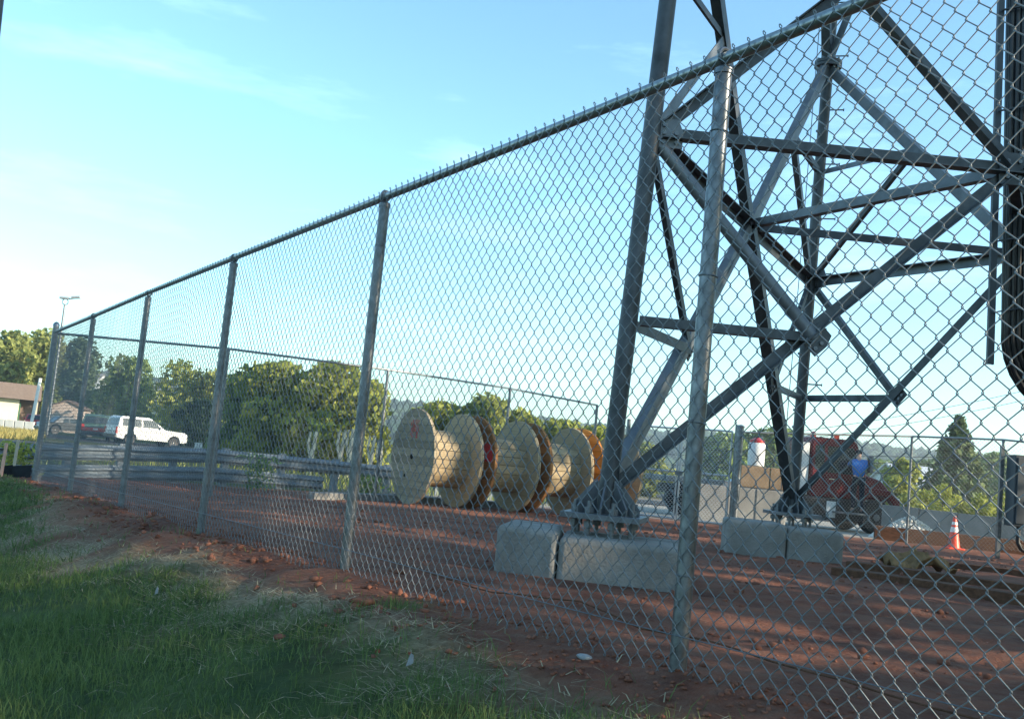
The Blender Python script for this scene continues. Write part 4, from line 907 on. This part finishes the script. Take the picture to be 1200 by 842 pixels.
simple_house('gabled_shed', on_ground(81, 97), R(105), 4.6, 3.2, 2.35, .65, M['pink_wall'], M['brown_roof'], 'pinkish gabled shed behind the dark grey car', windows=False, over=.18)
for k in range(5):
    q = on_ground(-9 + k * 11.5, 84); m = MB(q); m.box(q + V((0, 0, .40)), (.74, .3, .72)); m.box(q + V((-.26, 0, .02)), (.18, .28, .2)); m.box(q + V((.26, 0, .02)), (.18, .28, .2)); o = m.build('road_barrier', M['conc_white'], bevel=.02); o.location = q
    tag(o, 'white concrete road barrier before the cream building, ' + ('cut by the left edge', 'second from the left edge', 'middle of the row', 'second from the fence corner', 'nearest the fence corner')[k], 'barrier', 'white barriers in a row before the cream building')
lp = on_ground(58, 74); lt = thing('street_lamp', lp, 'tall street lamp with two heads above the fence corner', 'street lamp'); top = P(76.5, 357, 74).z - lp.z
MB().tube([(0, 0, -.3), (0, 0, top)], [.13, .075], 12).build('pole', M['galv'], lt, True)
m = MB(); m.ring((0, 0, top + .22), (0, 1, 0), .22, .035, 16, 6); m.tube([(-.3, 0, top + .42), (.5, 0, top + .5)], .04, 8); m.build('bracket', M['galv'], lt, True)
for x, z, rt in ((-.1, .50, 0), (.75, .62, .15)):
    m = MB(); m.ext([(-.14, -.08), (.14, -.08), (.17, .02), (.08, .10), (-.08, .10), (-.17, .02)], (x - .32, 0, top + z - rt * .3), (x + .32, 0, top + z + rt * .3)); m.build('lamp_head', M['alu'], lt, True)
q = on_ground(38, 92); tp_ = P(47.5, 443, 92); m = MB(q); m.tube([q + V((0, 0, -.2)), tp_], .14, 8); o = m.build('white_pole', M['white_box'], None, True); o.location = q; tag(o, 'plain pale pole standing right of the cream building', 'pole')
q = on_ground(722, 34); tpz = P(727, 478, 34).z; m = MB(q); m.tube([q + V((0, 0, -.3)), V((q.x, q.y, tpz))], [.14, .11], 9); o = m.build('wooden_post', M['pole_wood'], None, True); o.location = q; tag(o, 'pale wooden post behind the gate beside the tower leg', 'post')
q = on_ground(235, 46); sg = thing('small_sign', q, 'small white sign board left of the large leafy bush', 'sign'); zs = P(235, 523, 46).z - q.z
MB().box((0, 0, zs), (.36, .03, .34)).build('board', M['white_box'], sg); MB().box((0, .03, zs / 2), (.05, .05, zs)).build('post', M['galv'], sg)
for k, (px, y, z, w, h) in enumerate(((108, 430, 448, 9, 4), (190, 420, 463, 7, 4), (236, 400, 470, 8, 4.5))):
    q = P(px, z, y); q.z -= h / 2; simple_house('hillside_house', q, R(10 * k), w, 7, h, 2.2, M['white_box'], M['grey_roof'], ('pale house on the hill right of the fence corner', 'pale house showing between the trees above the white SUV', 'pale house showing above the dark shrub')[k], group='pale houses on the wooded hill')
simple_house('white_house', on_ground(1066, 112), R(20), 6.5, 7, 2.7, 2.4, M['white_box'], M['alu'], 'white house behind the yellow green tree right of the truck')
lines = [((840, 548), (1215, 556), 55, 'lowest'), ((840, 536), (1215, 545), 56, 'second lowest'), ((1000, 497), (1215, 455), 60, 'topmost'), ((1000, 507), (1215, 466), 60.5, 'second highest'), ((840, 528), (1215, 537), 57, 'middle')]
for (a, b, y, w_) in lines:
    a, b = P(*a, y), P(*b, y); d = b - a; a, b = a - d * .9, b + d * .9; pts = [a.lerp(b, u) - V((0, 0, .8 * math.sin(math.pi * u) - .8 * .9)) for u in np.linspace(0, 1, 25)]
    m = MB(a); m.tube(pts, .016, 4); o = m.build('power_line', M['black_cable']); o.location = a; tag(o, f'{w_} thin black power line crossing behind the right part of the yard', 'power line', 'power lines beyond the right fence')
# a purple-grey pole edge at the very top left
q = on_ground(-22, 9.5); tq_ = P(1.5, -40, 9.5); m = MB(q); m.tube([(q.x - .05, q.y, q.z - .3), P(-9, 60, 9.5), tq_], .055, 10); o = m.build('sign_pole', M['tower'], None, True); o.location = q; tag(o, 'slim grey pole just entering the top left corner', 'pole')

# ------------------------------------------------------------------ trees and bushes
def tz(px, y): return on_ground(px, y)
tree('broadleaf_tree', tz(4, 122), 11.2, 8.0, 'large olive green tree at the left edge behind the cream building', 'tree', 'leaf_a', 5200, .42, 'trees behind the cream building', nclump=20, lo=.12)
tree('broadleaf_tree', tz(44, 128), 12.2, 8.2, 'large olive green tree just left of the fence corner post', 'tree', 'leaf_a', 5200, .42, 'trees behind the cream building', nclump=20, lo=.12)
tree('broadleaf_tree', tz(88, 116), 10.8, 5.4, 'tall grey green tree behind the pinkish shed', 'tree', 'blue_green', 4200, .36, nclump=18, lo=.08, shape='bush')
tree('broadleaf_tree', tz(146, 88), 7.2, 6.2, 'wide green tree behind the white SUV', 'tree', 'leaf_b', 3600, .28, nclump=20, lo=.06, shape='bush')
tree('broadleaf_tree', tz(126, 112), 6.2, 5.2, 'lower green tree between the shed and the white SUV', 'tree', 'leaf_b', 3000, .30, nclump=14, lo=.06, shape='bush')
tree('broadleaf_tree', tz(208, 84), 7.0, 6.0, 'thin yellow green tree with a pale stem above the SUV hood', 'tree', 'leaf_c', 2300, .26, nclump=18, lo=.1, bark='pale_bark')
tree('broadleaf_tree', tz(243, 82), 6.2, 5.0, 'ragged yellow green tree right of the SUV', 'tree', 'leaf_a', 2400, .26, nclump=16, lo=.1, bark='pale_bark')
tree('shrub', tz(236, 80), 3.9, 5.2, 'dense dark shrub right of the white SUV', 'shrub', 'leaf_d', 4200, .20, nclump=16, lo=.05, shape='bush')
tree('leafy_bush', tz(316, 42), 4.3, 4.2, 'left half of the large sunlit leafy bush behind the guardrail', 'bush', 'leaf_c', 5200, .21, 'big leafy bushes behind the guardrail', nclump=22, lo=.05, shape='bush')
tree('leafy_bush', tz(378, 41), 4.4, 4.4, 'right half of the large sunlit leafy bush behind the guardrail', 'bush', 'leaf_c', 5400, .21, 'big leafy bushes behind the guardrail', nclump=22, lo=.05, shape='bush')
tree('leafy_bush', tz(281, 44), 3.9, 2.6, 'darker leafy bush at the left end of the large sunlit bushes', 'bush', 'leaf_b', 3000, .20, 'big leafy bushes behind the guardrail', nclump=14, lo=.05, shape='bush')
for k, (px, y, h, w, lf, lab) in enumerate(((428, 42, 3.5, 2.4, 'leaf_c', 'narrow leafy bush behind the second fence post'), (512, 46, 3.2, 3.2, 'leaf_c', 'leafy bush behind the leftmost cable reel'), (566, 45, 3.6, 3.0, 'leaf_a', 'dark leafy bush behind the gap between the first two reels'), (606, 47, 3.2, 3.0, 'leaf_c', 'leafy bush behind the second cable reel'),
        (652, 48, 3.0, 3.2, 'leaf_c', 'leafy bush behind the third cable reel'), (698, 50, 3.0, 3.0, 'leaf_c', 'leafy bush behind the rightmost cable reel'), (752, 58, 2.7, 3.2, 'leaf_a', 'leafy bush showing through the gate mesh'))):
    tree('leafy_bush', tz(px, y), h * 1.12, w * 1.1, lab, 'bush', lf, 3400, .20, 'leafy bushes behind the cable reels', nclump=13, lo=.05, shape='bush')
# pale bare stems below the bushes
for k, (px, y, h, ln, lab) in enumerate(((366, 34, 1.55, .12, 'pale forked stem in front of the large leafy bush'), (400, 35, 1.7, .1, 'pale leaning stem left of the second fence post'), (411, 35, 1.75, .03, 'straight pale stem just left of the second fence post'), (436, 36, 1.6, .06, 'pale thin stem just right of the second fence post'), (448, 36, 1.5, -.05, 'pale thin stem beside the far thin fence post'))):
    q = tz(px, y); t = thing('bare_stem', q, lab, 'stem', 'pale stems below the bushes')
    MB().tube([(0, 0, -.2), (ln * .4, 0, h * .5), (ln, 0, h)], [.09, .075, .055], 7).build('stem', M['pale_bark'], t, True)
    MB().tube([(ln * .3, 0, h * .35), (ln * .3 - .16, 0, h * .7), (ln * .3 - .12, .03, h * .98)], [.06, .05, .035], 6).build('branch', M['pale_bark'], t, True)
# right hand side
conifer(tz(1119, 78), 8.1, 7.2, 'dark conical conifer standing alone right of the truck')
tree('young_tree', tz(1054, 66), 3.9, 2.5, 'bright yellow green young tree between the truck and the conifer', 'tree', 'leaf_c', 2400, .24, nclump=14, lo=.1)
for k, px in enumerate((1062, 1084, 1106, 1128, 1150, 1172)):
    tree('low_bush', tz(px, 39 + (k % 2) * 2), 1.35 + .25 * (k % 3), 1.3, ('low yellow green bush above the wall, ' + ('nearest the truck', 'second from the truck', 'left of the cone', 'right of the cone', 'second from the cabinet', 'beside the cabinet')[k]), 'bush', 'leaf_c' if k % 3 else 'leaf_a', 900, .10, 'low bushes above the concrete wall', nclump=8, lo=.05, shape='bush', limbs=2)
for k, (px, y) in enumerate(((842, 130), (870, 150), (905, 140), (1025, 170), (1080, 180), (1160, 150), (1195, 140))):
    tree('distant_tree', tz(px, y), 7.5 + k % 3, 8.5, ('round green tree far behind ' + ('the open gate', 'the stacked blocks', 'the far tower leg', 'the truck hood', 'the young tree', 'the right side of the conifer', 'the cabinet')[k]), 'tree', 'leaf_b', 1500, .55, 'trees far beyond the right fence', nclump=12, lo=.08, shape='bush', limbs=3)
# green weeds by the guardrail
for k, (px, y, h, lab) in enumerate(((310, 21.3, .75, 'dark green weed clump in front of the guardrail post'), (438, 23.3, .4, 'small green weed clump below the guardrail near the reels'), (26, 18.4, .6, 'tall green weeds before the guardrail at the left edge'))):
    q = tz(px, y); n_ = 230; p = np.c_[RNG.normal(0, .16, n_), RNG.normal(0, .15, n_), RNG.random(n_) ** .8 * h]; t = thing('weed_clump', q, lab, 'weeds', 'weed clumps by the guardrail'); link('foliage', leaf_mesh('foliage', p, .05, RNG.random(n_), stretch=3.2), M['leaf_c' if k == 2 else 'leaf_b'], t)
# tall trees standing off to the right: the late sun comes through them and leaves the yard in their shade
BELT_SEED = 21
random.seed(BELT_SEED); RNG = np.random.default_rng(BELT_SEED)
SH = []
for k, y in enumerate(list(np.arange(-15, -4.5, 1.5)) + list(np.arange(-3.2, 8.5, 2.2)) + [10.6, 13.0, 23.4, 25.2, 27.0]): SH.append((18.5 + (k % 3) * 2.0 + random.uniform(-.6, .6), y + random.uniform(-.4, .4)))
for k, (x, y) in enumerate(SH):
    if k < 3:
        proto = tree('shade_tree', (x, y, gz(x, y)), 14.8, 3.7, 'tall leafy tree in the belt off to the right of the yard', 'tree', 'leaf_b', 2300, .30, 'tall trees in the belt off to the right', nclump=26, lo=.04, trunk=.03, shape='bush'); SH[k] = proto
    else:
        c = copy_tree(SH[k % 3]); c.location = (x, y, gz(x, y)); c.rotation_euler.z = random.uniform(0, 6.28); q_ = random.uniform(.9, 1.1); c.scale = (q_, q_, q_ * random.uniform(.92, 1.08))

RNG = np.random.default_rng(5)
# ------------------------------------------------------------------ grass, straw, clods
def blades(name, x, y, h, wdt, lean, tint, m_, label, flat=False):
    n = len(x); z = ground_z(x, y); a = RNG.uniform(0, 2 * np.pi, n); dx, dy = np.cos(a), np.sin(a); b_ = RNG.uniform(0, 2 * np.pi, n); lx, ly = np.cos(b_) * lean, np.sin(b_) * lean
    base = np.c_[x, y, z - .01]; w = np.c_[dx, dy, 0 * dx] * (wdt / 2)[:, None]
    if flat: up1 = np.c_[lx * .5, ly * .5, RNG.uniform(.005, .02, n)] ; up2 = np.c_[lx, ly, RNG.uniform(.0, .03, n)]; w = np.c_[-ly, lx, 0 * lx] / (np.hypot(lx, ly)[:, None] + 1e-9) * (wdt / 2)[:, None]; base[:, 2] += .018
    else: up1 = np.c_[lx * .35 * h, ly * .35 * h, h * .55]; up2 = np.c_[lx * h, ly * h, h * (1 - .35 * lean ** 2)]
    v = np.stack([base - w, base + w, base + up1 + w * .8, base + up1 - w * .8, base + up2 + w * .12, base + up2 - w * .12], 1).reshape(-1, 3)
    i6 = (np.arange(n) * 6)[:, None]; q = np.concatenate([i6 + np.array([[0, 1, 2, 3]]), i6 + np.array([[3, 2, 4, 5]])])
    me = npmesh(name, v, q); vcol(me, 'tint', np.repeat(np.clip(tint, 0, 1), 6)[:, None].repeat(3, 1)); return tag(link(name, me, M[m_]), label, 'grass' if m_ != 'straw' else 'straw', kind='stuff')
def sample_out(n, smin, smax, dmin, dmax, bias=1.0):
    s = smin + (smax - smin) * RNG.random(n) ** bias; d = RNG.uniform(dmin, dmax, n); return F0.x + FD.x * s + FN.x * d, F0.y + FD.y * s + FN.y * d, s, d
def cover(s, d, x, y): return sstep(-.35, .45, d - edge_d(s, x, y) + (fbm(x * 2.2, y * 2.2, 77) - .47) * 1.5)
x, y, s, d = sample_out(280000, -1.5, 18.5, .15, 6.5, 1.35)
dist = np.hypot(x, y); keep = (RNG.random(len(x)) < np.clip(cover(s, d, x, y), .02, 1) * np.clip(-.25 + 2.1 * fbm(x * 1.1, y * 1.1, 63), .36, 1)) & (dist > .7)
x, y, s, d = x[keep], y[keep], s[keep], d[keep]; dist = np.hypot(x, y); h = RNG.uniform(.035, .105, len(x)) * (.55 + .95 * fbm(x * .9, y * .9, 55)) * (1 + .35 * (RNG.random(len(x)) > .96))
tn = .25 + .5 * fbm(x * 1.2, y * 1.2, 58) + RNG.normal(0, .16, len(x))
blades('grass', x, y, h, np.clip(.0016 + .00055 * dist, .0024, .010), RNG.uniform(.1, .95, len(x)), tn, 'grass', 'shaded green grass on the bank in front of the near fence')
x, y, s, d = sample_out(70000, -1.2, 17, .02, 3.2)
sw = np.exp(-((d - edge_d(s, x, y) - .05) / .5) ** 2) * sstep(.36, .50, fbm(x * 1.1 + 5, y * 1.1, 81)) * sstep(.2, .55, d) * 1.3 + .022; keep = RNG.random(len(x)) < sw * .75; x, y = x[keep], y[keep]
blades('straw_mulch', x, y, np.ones(len(x)), RNG.uniform(.0025, .0055, len(x)), RNG.uniform(.05, .17, len(x)), RNG.random(len(x)), 'straw', 'dry tan straw scattered between the grass and the red dirt', flat=True)
# dry yellow verge far left
n_ = 9000; y = RNG.uniform(47, 78, n_); x = -y * RNG.uniform(.455, .62, n_); blades('verge_grass', x, y, RNG.uniform(.1, .4, n_), np.full(n_, .06), RNG.uniform(.1, .6, n_), RNG.random(n_), 'yellow_grass', 'dry yellow grass verge in front of the white barriers')
n_ = 7000; x = RNG.uniform(-26, 2, n_); y = RNG.uniform(24.5, 33, n_); k = RNG.random(n_) < .2 + .8 * (fbm(x * .5, y * .5, 12) > .5); x, y = x[k], y[k]; blades('roadside_grass', x, y, RNG.uniform(.08, .5, len(x)), np.full(len(x), .025), RNG.uniform(.1, .6, len(x)), RNG.random(len(x)), 'leaf_a', 'rough roadside grass behind the guardrail')
# dirt clods
x1_, y1_, s, d = sample_out(7000, -1.6, 17.5, -.3, 1.5, 1.3); k = RNG.random(len(x1_)) < .15 + .85 * (fbm(x1_ * 1.5, y1_ * 1.5, 14) > .44); k &= (d < .25 + .5 * RNG.random(len(d))); x1_, y1_ = x1_[k], y1_[k]
x2_ = RNG.uniform(-7, 9, 9000); y2_ = 3 + 18 * RNG.random(9000) ** 1.3; dd = (x2_ - F0.x) * FN.x + (y2_ - F0.y) * FN.y; k = (dd < -.15) & (fbm(x2_ * .9 + 3, y2_ * 1.8, 19) > .43); x2_, y2_ = x2_[k], y2_[k]
cx = np.r_[x1_, x2_]; cy_ = np.r_[y1_, y2_]; rad = np.clip(RNG.lognormal(-4.45, .6, len(cx)), .005, .034)
rad = np.where(np.hypot(cx, cy_) < 5.2, np.minimum(rad, .013), rad); rd3 = rad[:, None] * RNG.uniform(.7, 1.25, (len(cx), 3)) * np.array([1, 1, .7]); v_, f_ = blobs(np.c_[cx, cy_, ground_z(cx, cy_) + rad * .15], rd3, .95)
tag(link('dirt_clods', npmesh('dirt_clods', v_, f_), M['rock']), 'loose red dirt clods strewn over the yard and along the fence foot', 'dirt clods', kind='stuff')

# ------------------------------------------------------------------ the air: far trees and hills fade a little
hz_m = bpy.data.materials.new('haze_air'); hz_m.use_nodes = True; t = hz_m.node_tree; t.nodes.remove(t.nodes['Principled BSDF'])
pv = t.nodes.new('ShaderNodeVolumePrincipled'); pv.inputs['Color'].default_value = (.85, .93, 1, 1); pv.inputs['Density'].default_value = .00045; pv.inputs['Anisotropy'].default_value = .3
t.links.new(pv.outputs[0], t.nodes['Material Output'].inputs['Volume'])
tag(MB().box((0, 1500, 29), (9000, 9000, 68)).build('haze', hz_m), kind='stuff')
